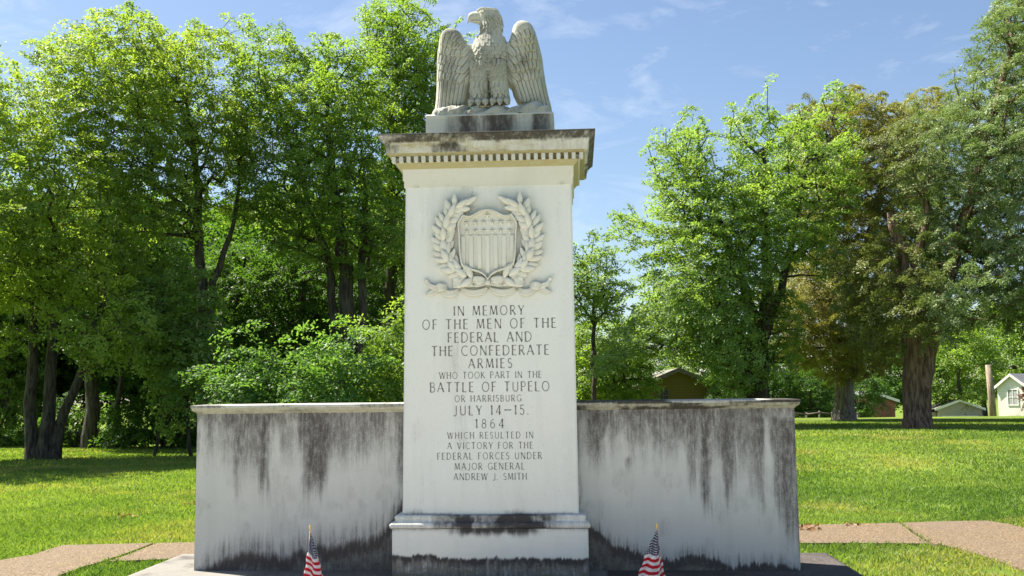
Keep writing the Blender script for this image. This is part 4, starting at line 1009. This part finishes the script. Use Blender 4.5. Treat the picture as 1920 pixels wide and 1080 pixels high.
tree('tree', 'pale green tree half out of frame behind the multi stemmed tree', 'tree', 31,
     [[(-160, 420), (-60, 350), (40, 370), (90, 480), (100, 600), (90, 740), (20, 790), (-60, 780), (-160, 740)]],
     [[(20, 835, .16), (15, 700, .13), (10, 560, .09)], [(-60, 835, .16), (-60, 700, .13), (-50, 560, .09)]],
     'leafR', gap=.48, per=120, size=.10, thick=2.2, seed=76, hole=.44)
tree('tree', 'tree standing outside the left edge of the photo with a few sprays reaching in', 'tree', 14.5,
     [[(-560, 300), (-420, 120), (-250, 90), (-110, 180), (-40, 300), (-30, 420), (-100, 540), (-250, 600), (-450, 560)]], [[(-300, 900, .26), (-295, 760, .22), (-285, 560, .18), (-270, 350, .1)]],
     'leafA', gap=.52, per=130, thick=3.0, seed=171)
def shrub(label, Y, poly, leaf, seed, thick=1.4, per=90, size=.11, group='bushes at the foot of the left grove', gap=.34):
    P = [at(a, b, Y) for a, b in poly]; cx = sum(p[0] for p in P)/len(P); g = float(gz(cx, Y)); root = empty('bush', (cx, Y, g), label, 'bush', group)
    C = clusters(poly, Y, thick, gap, seed, 900, .36, spikes=10); st = [[[cx + dx*.1, Y + dy*.1, g-.1, .04], [cx + dx*.45, Y + dy*.4, g + .9, .03], [cx + dx, Y + dy, g + 1.8, .02]] for dx, dy in ((-.8, 0), (.1, .3), (.7, -.2))]
    attach(limbs('stem', st, C, M['bark'], root, seed, .006), root); attach(leaf_mesh('foliage', C, per, size, .30, M[leaf], root, seed+1, .55, .5, .1), root)
shrub('wide low bush rising over the left half of the left coping', 16.5, [(372, 800), (378, 700), (410, 655), (450, 645), (500, 650), (540, 700), (556, 800)], 'leafS', 81)
shrub('light green bush over the middle of the left coping', 16.0, [(528, 800), (530, 690), (560, 655), (610, 628), (650, 648), (690, 690), (700, 800)], 'leafS', 83)
shrub('rounded dark bush close against the left side of the pillar', 17.0, [(655, 800), (668, 670), (690, 620), (720, 600), (750, 604), (790, 650), (800, 800)], 'leafB', 85)
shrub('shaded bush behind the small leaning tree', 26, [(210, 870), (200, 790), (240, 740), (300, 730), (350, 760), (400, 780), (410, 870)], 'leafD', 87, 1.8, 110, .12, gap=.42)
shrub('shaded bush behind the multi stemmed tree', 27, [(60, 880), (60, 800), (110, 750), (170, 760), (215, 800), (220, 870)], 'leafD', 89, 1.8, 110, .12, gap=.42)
shrub('bush in dappled light at the left edge of the photo', 29, [(-80, 880), (-70, 800), (-10, 750), (50, 790), (60, 880)], 'leafB', 91, 1.8, 110, .12, gap=.42)

# --- right side
tree('tree', 'large light green many limbed tree spreading between the pillar and the cedars', 'tree', 26,
     [([(1112, 405), (1140, 428), (1150, 388), (1168, 372), (1200, 425), (1218, 405), (1232, 350), (1212, 318), (1232, 262), (1262, 236), (1302, 216), (1332, 245), (1348, 310), (1366, 240), (1372, 172), (1402, 168), (1432, 152), (1470, 180), (1520, 165), (1562, 158), (1600, 210), (1610, 380), (1570, 480), (1520, 560), (1490, 690), (1400, 738), (1340, 715), (1290, 672), (1220, 668), (1150, 690), (1106, 695), (1122, 640), (1180, 590), (1205, 540), (1185, 480), (1140, 445)], 0, 3.0),
      ([(1110, 690), (1125, 640), (1190, 590), (1215, 520), (1260, 480), (1340, 470), (1400, 520), (1420, 600), (1430, 690), (1390, 735), (1345, 732), (1300, 700), (1270, 676), (1200, 676), (1150, 690)], -2.2, 1.3)],
     [[(1422, 762, .32), (1420, 680, .28), (1415, 600, .24), (1395, 540, .17), (1360, 440, .11), (1310, 330, .06)], [(1424, 762, .28), (1425, 650, .25), (1440, 540, .18), (1435, 420, .12), (1430, 280, .06)], [(1426, 762, .2), (1432, 640, .18), (1470, 520, .13), (1500, 380, .09), (1530, 250, .05)], [(1422, 740, .16), (1390, 640, .13), (1320, 610, .09), (1240, 600, .05)]],
     'leafR', gap=.46, per=118, seed=101, size=.10, hole=.45)
tree('tree', 'small round topped tree seen just right of the pillar', 'tree', 31,
     [[(1040, 520), (1060, 480), (1100, 462), (1142, 464), (1168, 495), (1184, 540), (1165, 590), (1120, 604), (1070, 600)]],
     [[(1116, 775, .10), (1114, 660, .09), (1112, 560, .06)]],
     'leafR', gap=.42, per=110, thick=1.8, seed=111, hole=.42)
tree('tree', 'low bushy tree under the small round topped one, right of the pillar', 'tree', 33,
     [[(1050, 650), (1080, 610), (1120, 590), (1170, 585), (1215, 640), (1235, 700), (1228, 770), (1060, 770)]], [[(1150, 780, .10), (1150, 720, .09), (1148, 640, .05)]], 'leafB', gap=.46, per=140, thick=2.0, seed=117, hole=.34)
def ohue(P): return .62*fbm(P*.7, 131, 3) + .08
def bhue(P): return .75*fbm(P*.45, 141, 3) + .45*(1 - ss(10.3, 12.6, P[:, 0])) - .05
tree('cedar_tree', 'olive brown cedar with a pale grey trunk, the farther of the two cedars', 'cedar', 33,
     [([(1478, 300), (1488, 232), (1502, 204), (1560, 180), (1588, 152), (1640, 196), (1700, 186), (1738, 150), (1775, 200), (1760, 400), (1745, 560), (1720, 660), (1640, 704), (1560, 722), (1500, 700), (1452, 645), (1430, 590), (1416, 545), (1455, 490), (1478, 430), (1452, 340)], 0, 3.4)],
     [[(1583, 787, .42), (1584, 730, .36), (1592, 640, .30), (1620, 500, .24), (1650, 360, .16), (1690, 220, .07)], [(1583, 740, .2), (1560, 600, .16), (1540, 440, .10), (1570, 260, .05)]],
     'cedarO', 'greybark', gap=.48, per=210, size=.115, spread=.245, seed=131, hole=.445, flat=.5, aspect=.27, hue=ohue, droop=.15, up=.15, cap=2200, zs=2.5, flare=1.35, r_tip=.016)
tree('cedar_tree', 'massive sage green cedar with a thick furrowed trunk, running out of the top right corner', 'cedar', 23.4,
     [([(1648, 300), (1652, 250), (1690, 222), (1760, 194), (1800, 134), (1832, 104), (1822, 76), (1852, 26), (1882, -16), (1900, -130), (2120, -130), (2160, 200), (2140, 520), (1990, 640), (1860, 620), (1765, 645), (1722, 640), (1704, 560), (1735, 490), (1716, 410), (1690, 360)], 0, 3.6),
      ([(1690, 520), (1750, 480), (1810, 540), (1800, 640), (1740, 655), (1695, 610)], -2.2, 1.1), ([(1560, 480), (1640, 430), (1690, 420), (1712, 520), (1704, 640), (1650, 690), (1600, 650), (1565, 570)], -.6, 1.6)],
     [[(1720, 805, .36), (1714, 745, .33), (1710, 670, .30), (1704, 580, .26), (1690, 480, .20), (1672, 400, .10)], [(1728, 800, .24), (1732, 720, .24), (1748, 640, .22), (1790, 480, .20), (1840, 300, .14), (1900, 60, .07)], [(1722, 700, .2), (1700, 560, .15), (1740, 400, .1), (1720, 300, .06)]],
     'cedarB', 'cedarbark', gap=.43, per=190, size=.10, spread=.215, seed=141, hole=.44, flat=.55, aspect=.29, hue=bhue, droop=.14, up=.15, cap=4200, zs=2.5, flare=1.45, r_tip=.014)
TRUNKS_BARE.append((at(1720, 805, 23.4)[0], 23.2, 2.4))

# --- trees beyond: one of each kind built, then copied
def proto_tree(name, label, H, Wd, leaf, seed, group, per=90, size=.24):
    R = np.random.default_rng(seed); root = empty(name, (0, 0, 0), label, 'tree', group); n = 170
    P = R.normal(size=(n*3, 3)); P /= np.linalg.norm(P, axis=1)[:, None]; P *= (R.uniform(.25, 1, n*3)**.5)[:, None]
    C = np.stack([P[:, 0]*Wd*.5, P[:, 1]*Wd*.5, H*.58 + P[:, 2]*H*.42], 1); C = C[fbm(C*.4, seed, 3) > .42][:n]
    st = [[[0, 0, -.2, .26], [.05, 0, H*.2, .2], [0, .1, H*.5, .13], [.2, 0, H*.85, .05]]]
    limbs('trunk', st, C, M['bark'], root, seed, .02, step=.9); leaf_mesh('crown', C, per, size, .75, M[leaf], root, seed+1, .6, .6)
    return root
def copy_tree(o):
    c_ = o.copy(); COL.objects.link(c_)
    for ch in o.children: d = ch.copy(); COL.objects.link(d); d.parent = c_
    return c_
FT = 'trees far behind the monument'
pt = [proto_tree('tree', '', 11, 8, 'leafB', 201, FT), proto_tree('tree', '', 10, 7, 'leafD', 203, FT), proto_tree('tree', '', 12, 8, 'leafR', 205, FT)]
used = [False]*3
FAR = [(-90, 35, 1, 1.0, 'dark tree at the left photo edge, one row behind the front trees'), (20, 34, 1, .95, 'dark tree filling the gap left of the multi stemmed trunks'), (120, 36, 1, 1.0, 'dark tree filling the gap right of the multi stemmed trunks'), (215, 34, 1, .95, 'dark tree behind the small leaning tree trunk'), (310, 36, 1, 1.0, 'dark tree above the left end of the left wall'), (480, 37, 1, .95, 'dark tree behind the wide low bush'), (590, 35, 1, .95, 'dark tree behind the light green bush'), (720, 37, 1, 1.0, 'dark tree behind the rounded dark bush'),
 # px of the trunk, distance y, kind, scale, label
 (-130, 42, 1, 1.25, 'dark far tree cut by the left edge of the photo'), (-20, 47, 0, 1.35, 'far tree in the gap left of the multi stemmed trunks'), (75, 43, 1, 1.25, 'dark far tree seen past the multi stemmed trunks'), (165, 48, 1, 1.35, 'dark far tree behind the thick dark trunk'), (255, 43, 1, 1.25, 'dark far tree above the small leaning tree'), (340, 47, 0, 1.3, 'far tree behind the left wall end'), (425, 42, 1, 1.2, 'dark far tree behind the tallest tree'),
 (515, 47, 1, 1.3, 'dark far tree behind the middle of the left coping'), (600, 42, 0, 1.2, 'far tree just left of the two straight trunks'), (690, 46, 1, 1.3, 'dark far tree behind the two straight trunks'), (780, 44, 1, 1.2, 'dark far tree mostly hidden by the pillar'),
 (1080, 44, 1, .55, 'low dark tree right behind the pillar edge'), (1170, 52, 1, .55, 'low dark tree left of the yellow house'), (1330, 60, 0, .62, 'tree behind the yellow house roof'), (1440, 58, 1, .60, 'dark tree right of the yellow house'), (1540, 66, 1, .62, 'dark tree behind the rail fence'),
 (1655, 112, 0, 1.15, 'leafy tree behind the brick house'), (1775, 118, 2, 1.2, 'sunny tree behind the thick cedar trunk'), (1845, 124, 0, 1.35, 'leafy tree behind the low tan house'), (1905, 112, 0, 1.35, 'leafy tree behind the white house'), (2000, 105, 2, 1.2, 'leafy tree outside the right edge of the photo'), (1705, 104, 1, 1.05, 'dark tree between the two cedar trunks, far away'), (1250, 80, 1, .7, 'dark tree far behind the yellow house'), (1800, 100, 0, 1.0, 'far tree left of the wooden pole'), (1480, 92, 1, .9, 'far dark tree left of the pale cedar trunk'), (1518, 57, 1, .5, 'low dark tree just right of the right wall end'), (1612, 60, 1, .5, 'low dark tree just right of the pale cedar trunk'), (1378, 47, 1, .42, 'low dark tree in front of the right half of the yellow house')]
for i, (px, Y, k, s, lab) in enumerate(FAR):
    o = pt[k] if not used[k] else copy_tree(pt[k]); used[k] = True; x = at(px, 740, Y)[0]
    o.location = (x, Y, float(gz(x, Y))); o.rotation_euler = (0, 0, i*1.3); o.scale = (s*1.05, s*1.05, s); o['label'] = lab

# ------------------------------------------------------------------ houses, fence, pole, red bush
def clap(name, c, pitch=.16):
    t = NT(name); g_ = t.n('NewGeometry'); sx = t.n('SeparateXYZ'); t.l(g_.outputs['Position'], sx.inputs[0]); w = t.math('FRACT', t.math('DIVIDE', sx.outputs[2], pitch))
    col = t.mix(t.rng(w, .0, .12, .7, 0), c, tuple(q*.35 for q in c)); col = t.mix(t.math('MULTIPLY', t.rng(t.noise(2.5, 5, .6), .5, .75), .5), col, tuple(q*.45 for q in c)); t.col(col); t.bump(w, .5, .02); return t.m
M['yellow'] = clap('yellow_clapboard', (.12, .095, .028)); M['white'] = clap('white_clapboard', (.80, .77, .68), .14); M['tan'] = clap('tan_siding', (.38, .35, .30), .2)
M['brick'] = flat('red_brick', (.20, .075, .052), (.26, .12, .09), 6); M['roofgrey'] = flat('grey_shingle', (.12, .125, .14), (.17, .17, .18), 8); M['roofdark'] = flat('dark_roof', (.035, .033, .035), (.06, .055, .05), 6); M['roofmoss'] = flat('weathered_roof', (.13, .13, .10), (.20, .19, .15), 4)
M['trim'] = flat('white_trim', (.78, .77, .72), (.7, .69, .65), 8, bump=0); M['dglass'] = flat('dark_window_glass', (.012, .014, .016), None, 3, .15, 0, .5); M['lattice'] = flat('grey_blind', (.42, .43, .42), (.25, .25, .25), 14)
M['wood'] = flat('weathered_wood', (.13, .11, .09), (.07, .06, .05), 12); M['polewood'] = bark('pole_wood', (.20, .15, .105), (.36, .29, .21))
def house(label, loc, rz, w, d, he, hp, wall, roof, over=.3, wins=(), trim='trim'):
    "gable front on the local -y side; wins: (x, z, w, h, kind)"
    root = empty('house', loc, label, 'house'); root.rotation_euler = (0, 0, rz)
    mb = MB(); V = [(-w/2, 0, -.5), (w/2, 0, -.5), (w/2, 0, he), (0, 0, hp), (-w/2, 0, he)]
    mb.loft([V, [(a, d, c_) for a, b, c_ in V]]); mb.build('wall', M[wall], root)
    rb = MB(); sl_ = (hp-he)/(w/2); th = .10
    for s in (-1, 1):
        e = [(0, hp+.02), (s*(w/2+over), he - sl_*over + .02), (s*(w/2+over), he - sl_*over + .02 + th), (0, hp+.02+th)]
        rb.loft([[(a, -over, c_) for a, c_ in e], [(a, d+over, c_) for a, c_ in e]])
    rf = rb.build('roof', M[roof], root)
    tb = MB()
    for s in (-1, 1):
        e = [(0, hp-.10), (s*(w/2+over+.01), he - sl_*over - .12), (s*(w/2+over+.01), he - sl_*over + .03 + th), (0, hp+.03+th)]
        tb.loft([[(a, -over-.03, c_) for a, c_ in e], [(a, -over-.004, c_) for a, c_ in e]])
    tb.build('bargeboard', M[trim], rf)
    for (x, z, ww, hh, kind) in wins:
        f = MB(); f.box(x-ww/2-.07, x-ww/2, -.06, -.002, z-.07, z+hh+.07); f.box(x+ww/2, x+ww/2+.07, -.06, -.002, z-.07, z+hh+.07); f.box(x-ww/2, x+ww/2, -.055, -.002, z+hh, z+hh+.07); f.box(x-ww/2, x+ww/2, -.055, -.002, z-.07, z)
        f.box(x-.02, x+.02, -.045, -.022, z, z+hh); f.box(x-ww/2, x-.02, -.044, -.022, z+hh*.5-.02, z+hh*.5+.02); f.box(x+.02, x+ww/2, -.044, -.022, z+hh*.5-.02, z+hh*.5+.02)
        fo = f.build('window', M[trim], root); g = MB(); g.box(x-ww/2, x+ww/2, -.02, -.004, z, z+hh); g.build('pane', M[kind], fo)
    return root
p = at(1272, 741, 48); zb = float(gz(p[0], 48)); zp = at(1272, 694, 48)[2]
yh = house('old yellow clapboard house under trees, its weathered roof showing above the right wall', (p[0], 48, zb), rad(4), 5.2, 8, zp-zb-1.05, zp-zb, 'yellow', 'roofmoss', .35, [(-.85, at(1245, 749, 48)[2]-zb-.1, .5, .62, 'dglass')], 'wood')
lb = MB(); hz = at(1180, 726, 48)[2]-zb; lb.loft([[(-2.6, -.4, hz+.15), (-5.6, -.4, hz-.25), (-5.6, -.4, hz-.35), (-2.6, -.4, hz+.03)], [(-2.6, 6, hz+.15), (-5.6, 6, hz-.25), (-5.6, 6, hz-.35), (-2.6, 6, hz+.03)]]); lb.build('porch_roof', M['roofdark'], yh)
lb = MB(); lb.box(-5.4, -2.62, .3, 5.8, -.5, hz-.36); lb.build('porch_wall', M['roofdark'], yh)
Yw = 76; p = at(1893, 774, Yw); s_ = (Yw+9)/1900
house('small white gabled house with a grey shingle roof, cut by the right edge', (p[0]+.3, Yw, p[2]-.2), rad(-52), 2.5, 9, 2.3, 3.25, 'white', 'roofgrey', .22, [(.05, .85, .78, 1.2, 'lattice')])
Yt = 98; p = at(1800, 776, Yt)
th_ = house('low tan house with a shallow gable, left of the wooden pole', (p[0], Yt, p[2]-.8), rad(-10), 4.2, 7, 1.35, 2.15, 'tan', 'roofmoss', .3, [])
cb = MB(); cb.box(-3.4, -2.15, .6, 5, -.4, 1.0); cb.build('side_room', M['tan'], th_); cb = MB(); cb.loft([[(-3.8, .2, .95), (-2.0, .2, 1.35), (-2.0, .2, 1.45), (-3.8, .2, 1.05)], [(-3.8, 5.3, .95), (-2.0, 5.3, 1.35), (-2.0, 5.3, 1.45), (-3.8, 5.3, 1.05)]]); cb.build('side_roof', M['roofmoss'], th_)
cb = MB(); cb.box(-1.7, 1.7, -.05, -.004, .1, .62, .01); cb.build('garage_door', M['trim'], th_)
Yb = 84; p = at(1632, 775, Yb); house('red brick house glimpsed between the two cedar trunks', (p[0], Yb, p[2]-.6), rad(8), 4.6, 8, 1.75, 2.5, 'brick', 'roofgrey', .3, [(-1.2, .7, .6, .7, 'dglass')])
Yf = 47
fr = None
pts_f = [at(px, 772, Yf + dy) for px, dy in ((1488, 0), (1512, .5), (1536, -.2), (1560, .5), (1584, -.2), (1608, .5))]
fr = empty('rail_fence', (pts_f[0][0], pts_f[0][1], float(gz(pts_f[0][0], pts_f[0][1]))), 'split rail fence in the shade behind the pale cedar trunk', 'fence')
for i, q in enumerate(pts_f):
    g = float(gz(q[0], q[1])); mb = MB(); mb.tube([(q[0], q[1], g-.1), (q[0]+.01, q[1], g+1.05)], .06, 7); attach(mb.build('post', M['wood'], fr), fr)
    if i < len(pts_f)-1:
        r_ = pts_f[i+1]; g2 = float(gz(r_[0], r_[1]))
        for hh in (.35, .65, .95): mb = MB(); mb.tube([(q[0], q[1]-.05, g+hh), (r_[0], r_[1]-.05, g2+hh)], .045, 6); attach(mb.build('rail', M['wood'], fr), fr)
Yp = 62; a_, b_ = at(1862, 774, Yp), at(1853, 684, Yp); mb = MB(); mb.tube([(a_[0], Yp, float(gz(a_[0], Yp))-.2), tuple((a_*.6+b_*.4)), tuple(b_)], [.26, .23, .20], 12)
tag(mb.build('wooden_pole', M['polewood']), 'tall pale wooden pole standing left of the white house', 'pole')
Yp = 34; a_, b_ = at(1427, 775, Yp), at(1427, 733, Yp); mb = MB(); mb.tube([(a_[0], Yp, float(gz(a_[0], Yp))-.2), tuple(b_-np.array([0, 0, .03])), tuple(b_)], [.075, .07, .05], 8)
tag(mb.build('wooden_post', M['polewood']), 'short pale wooden post showing above the right coping', 'post')
root = empty('bush', tuple(at(1934, 772, 60)), 'dark red leaved bush at the right edge in front of the white house', 'bush')
C = clusters([(1919, 772), (1915, 742), (1924, 724), (1950, 718), (1966, 750), (1956, 775)], 60, .9, .28, 301, 120, .1, spikes=0); attach(leaf_mesh('foliage', C, 90, .11, .25, M['redleaf'], root, 302), root)

# ------------------------------------------------------------------ flags
def flag(label, px_top, py_top, px_bot, side, wide=1.0, ph=2.0):
    Y = -.95; top = at(px_top, py_top, Y); gtop = ZS
    root = empty('flag', (top[0], Y, gtop), label, 'flag', 'small flags planted in front of the monument')
    tilt = (px_bot - px_top)*.0043
    def pole(z): s = (top[2]-z)/(top[2]-gtop); return (top[0] + tilt*s, Y, z)
    mb = MB(); mb.tube([pole(gtop-.05), pole(top[2]-.028)], .0045, 8); attach(mb.build('stick', M['stick'], root), root)
    mb = MB(); p_ = pole(top[2]-.03); fz = [(0, .004), (.004, .008), (.008, .005), (.014, .0085), (.022, .010), (.032, .0085), (.042, .004), (.048, .0008)]
    mb.loft([[(p_[0] + r*math.cos(k*math.pi/5), Y + r*math.sin(k*math.pi/5), p_[2] + z) for k in range(10)] for z, r in fz], True, True, True); attach(mb.build('finial', M['gold'], root), root)
    # cloth: limp, folded round the stick; rows down, columns round the fold
    nr, nc = 150, 96; V = np.zeros((nr+1, nc, 3)); Cc = np.zeros((nr+1, nc, 3)); zt = top[2]-.045; Ht = .40
    for i in range(nr+1):
        v = i/nr; z = zt - v*Ht; w = (.008 + .165*min(v, .85))*wide; pc = pole(z)
        for j in range(nc):
            a = 2*math.pi*j/nc; fold = 1 + .20*math.sin(a*3 + ph + v*2.5)*min(1, v*4)
            cx = pc[0] + side*w*.42
            x = cx + w*.5*math.cos(a)*fold + .004*math.sin(v*22)*min(1, v*3); y = Y - .006 + w*.26*math.sin(a)*fold + .012*math.sin(a*5+v*5+ph)*min(1, v*3)
            V[i, j] = (x, y, z + (.012*math.sin(a*2+1))*min(1, v*3))
            u = (math.cos(a)*side + 1)/2                  # 0 at the stick
            s = v*Ht - .035*u*min(1, v*3) + .006*math.sin(a*2)   # distance down the hoist
            if s < .158:
                du = (j/nc*26); dv = s/.0165
                k = ((du + .5*(int(dv) % 2)) % 1 - .5)**2*1.1 + ((dv % 1)-.5)**2 < .085 and s > .005
                Cc[i, j] = (.72, .72, .76) if k else (.012, .016, .06)
            else: Cc[i, j] = (.72, .70, .70) if int((s-.158)/.0235) % 2 == 0 else (.48, .012, .03)
    VV = V.reshape(-1, 3); i_ = np.arange((nr+1)*nc).reshape(nr+1, nc); j2 = np.roll(i_, -1, 1)
    Fc = np.stack([i_[:-1].ravel(), i_[1:].ravel(), j2[1:].ravel(), j2[:-1].ravel()], 1)
    o = npmesh('cloth', VV, Fc, M['cloth'], root, smooth=True); ca = o.data.color_attributes.new('pattern', 'FLOAT_COLOR', 'POINT')
    ca.data.foreach_set('color', np.concatenate([Cc.reshape(-1, 3), np.ones((len(VV), 1))], 1).astype(np.float32).ravel()); attach(o, root)
M['stick'] = flat('pale_stick', (.55, .42, .28), None, 30); M['gold'] = flat('gold_finial', (.62, .42, .12), None, 20, .3, 0, .6)
t = NT('flag_cloth'); a_ = t.n('Attribute'); a_.attribute_name = 'pattern'; t.col(a_.outputs['Color']); tr = t.n('BsdfTranslucent'); t.l(a_.outputs['Color'], tr.inputs[0]); ms = t.n('MixShader'); ms.inputs[0].default_value = .3
t.l(t.b.outputs[0], ms.inputs[1]); t.l(tr.outputs[0], ms.inputs[2]); t.l(ms.outputs[0], t.out.inputs[0]); M['cloth'] = t.m
flag('small stars and stripes flag hanging limp in front of the left wall', 582, 988, 577, 1, .95, 2.0)
flag('small stars and stripes flag hanging limp in front of the right wall', 1231, 984, 1240, -1, 1.25, 4.3)

ground()
# ------------------------------------------------------------------ grass, fallen leaves
t = NT('grass_blade'); tone = t.attr('tone'); col = t.mix(tone, (.085, .160, .034), (.225, .315, .085)); col = t.mix(t.rng(t.attr('dry'), .45, .7), col, (.30, .31, .11)); t.col(col); t.b.inputs['Roughness'].default_value = .6
tr = t.n('BsdfTranslucent'); t.l(t.mix(1.0, col, (1.6, 1.6, .5), 'MULTIPLY'), tr.inputs[0]); ms = t.n('MixShader'); ms.inputs[0].default_value = .42; t.l(t.b.outputs[0], ms.inputs[1]); t.l(tr.outputs[0], ms.inputs[2]); t.l(ms.outputs[0], t.out.inputs[0]); M['grass'] = t.m
def grass():
    R = np.random.default_rng(77); X, Y, Hh, Wd = [], [], [], []
    def zone(x0, x1, y0, y1, dens, h, w):
        n = int((x1-x0)*(y1-y0)*dens); X.append(R.uniform(x0, x1, n)); Y.append(R.uniform(y0, y1, n)); Hh.append(h*R.uniform(.5, 1.35, n)); Wd.append(np.full(n, w))
    zone(-7.5, -3.1, -.2, 4.5, 2600, .050, .0042); zone(-11, -3.2, 4.5, 9, 1500, .048, .006); zone(-16, -4, 9, 16, 650, .05, .010); zone(-20, -4, 16, 26, 260, .055, .018)
    zone(-4, 4, 1.0, 9, 500, .05, .009); zone(-6, 6, 9, 26, 160, .055, .018); zone(3.1, 7.2, .0, 5, 2600, .050, .0042); zone(2.6, 9, 5, 10, 1500, .048, .006); zone(3, 13, 10, 18, 650, .05, .010); zone(4, 20, 18, 32, 240, .055, .018)
    X, Y, Hh, Wd = map(np.concatenate, (X, Y, Hh, Wd))
    k = np.ones(len(X), bool)
    jx, jy = X + R.normal(size=len(X))*.025, Y + R.normal(size=len(X))*.025
    for poly in PATHS: k &= ~inside(jx, jy, poly)
    k &= ~((X > -3.13) & (X < 3.10) & (Y < .98) & (Y > -1.6)); 
    for (bx, by, br) in TRUNKS_BARE: k &= (np.hypot(X-bx, Y-by) > br*.75*R.uniform(.5, 1, len(X)))
    k &= fbm(np.stack([X*2.2, Y*2.2], 1), 90, 3) > R.uniform(.12, .42, len(X)); X, Y, Hh, Wd = X[k], Y[k], Hh[k], Wd[k]; n = len(X)
    Z = gz(X, Y); a = R.uniform(0, 2*math.pi, n); lean = np.abs(R.normal(size=n))*.55*Hh; la = R.uniform(0, 2*math.pi, n)
    B = np.stack([X, Y, Z-.004], 1); wv = np.stack([np.cos(a)*Wd, np.sin(a)*Wd, np.zeros(n)], 1); m = B + np.stack([np.cos(la)*lean*.35, np.sin(la)*lean*.35, Hh*.6], 1); tp = B + np.stack([np.cos(la)*lean, np.sin(la)*lean, Hh], 1)
    V = np.stack([B-wv, B+wv, m+wv*.7, tp], 1); V2 = m-wv*.7
    V = np.stack([B-wv, B+wv, tp+wv*.15, m-wv*.8], 1).reshape(-1, 3)
    big = fbm(np.stack([X*.45, Y*.45], 1), 91, 3); tone = np.clip(.5 + 1.7*(big-.5) + R.normal(size=n)*.2, 0, 1); dry = np.clip(1.05*fbm(np.stack([X*.7, Y*.7], 1), 92, 4) - .13 + R.normal(size=n)*.10, 0, 1)
    tag(npmesh('grass', V, np.arange(n*4).reshape(n, 4), M['grass'], fattrs={'tone': tone, 'dry': dry}), kind='stuff')
    print('grass', n, 'leaves', sum(LEAVES))
grass()
def litter():
    M['deadleaf'] = leafmat('dry_leaf', (.16, .075, .03), (.36, .20, .085), .15, (1.2, 1, .8)); R = np.random.default_rng(5)
    C = []
    for (px, py, n, sx) in ((1528, 990, 18, .12), (1512, 986, 5, .08), (1605, 981, 9, .10), (232, 966, 9, .10), (350, 944, 4, .12)):
        p = atz(px, py, .05); q = p + R.normal(size=(n, 3))*np.array([sx, sx*.5, .012]); q[:, 2] = np.maximum(.035, np.abs(q[:, 2])); C.append(q)
    tag(leaf_mesh('fallen_leaves', np.concatenate(C), 2, .06, .02, M['deadleaf'], None, 6, .4, .6), kind='stuff')
litter()
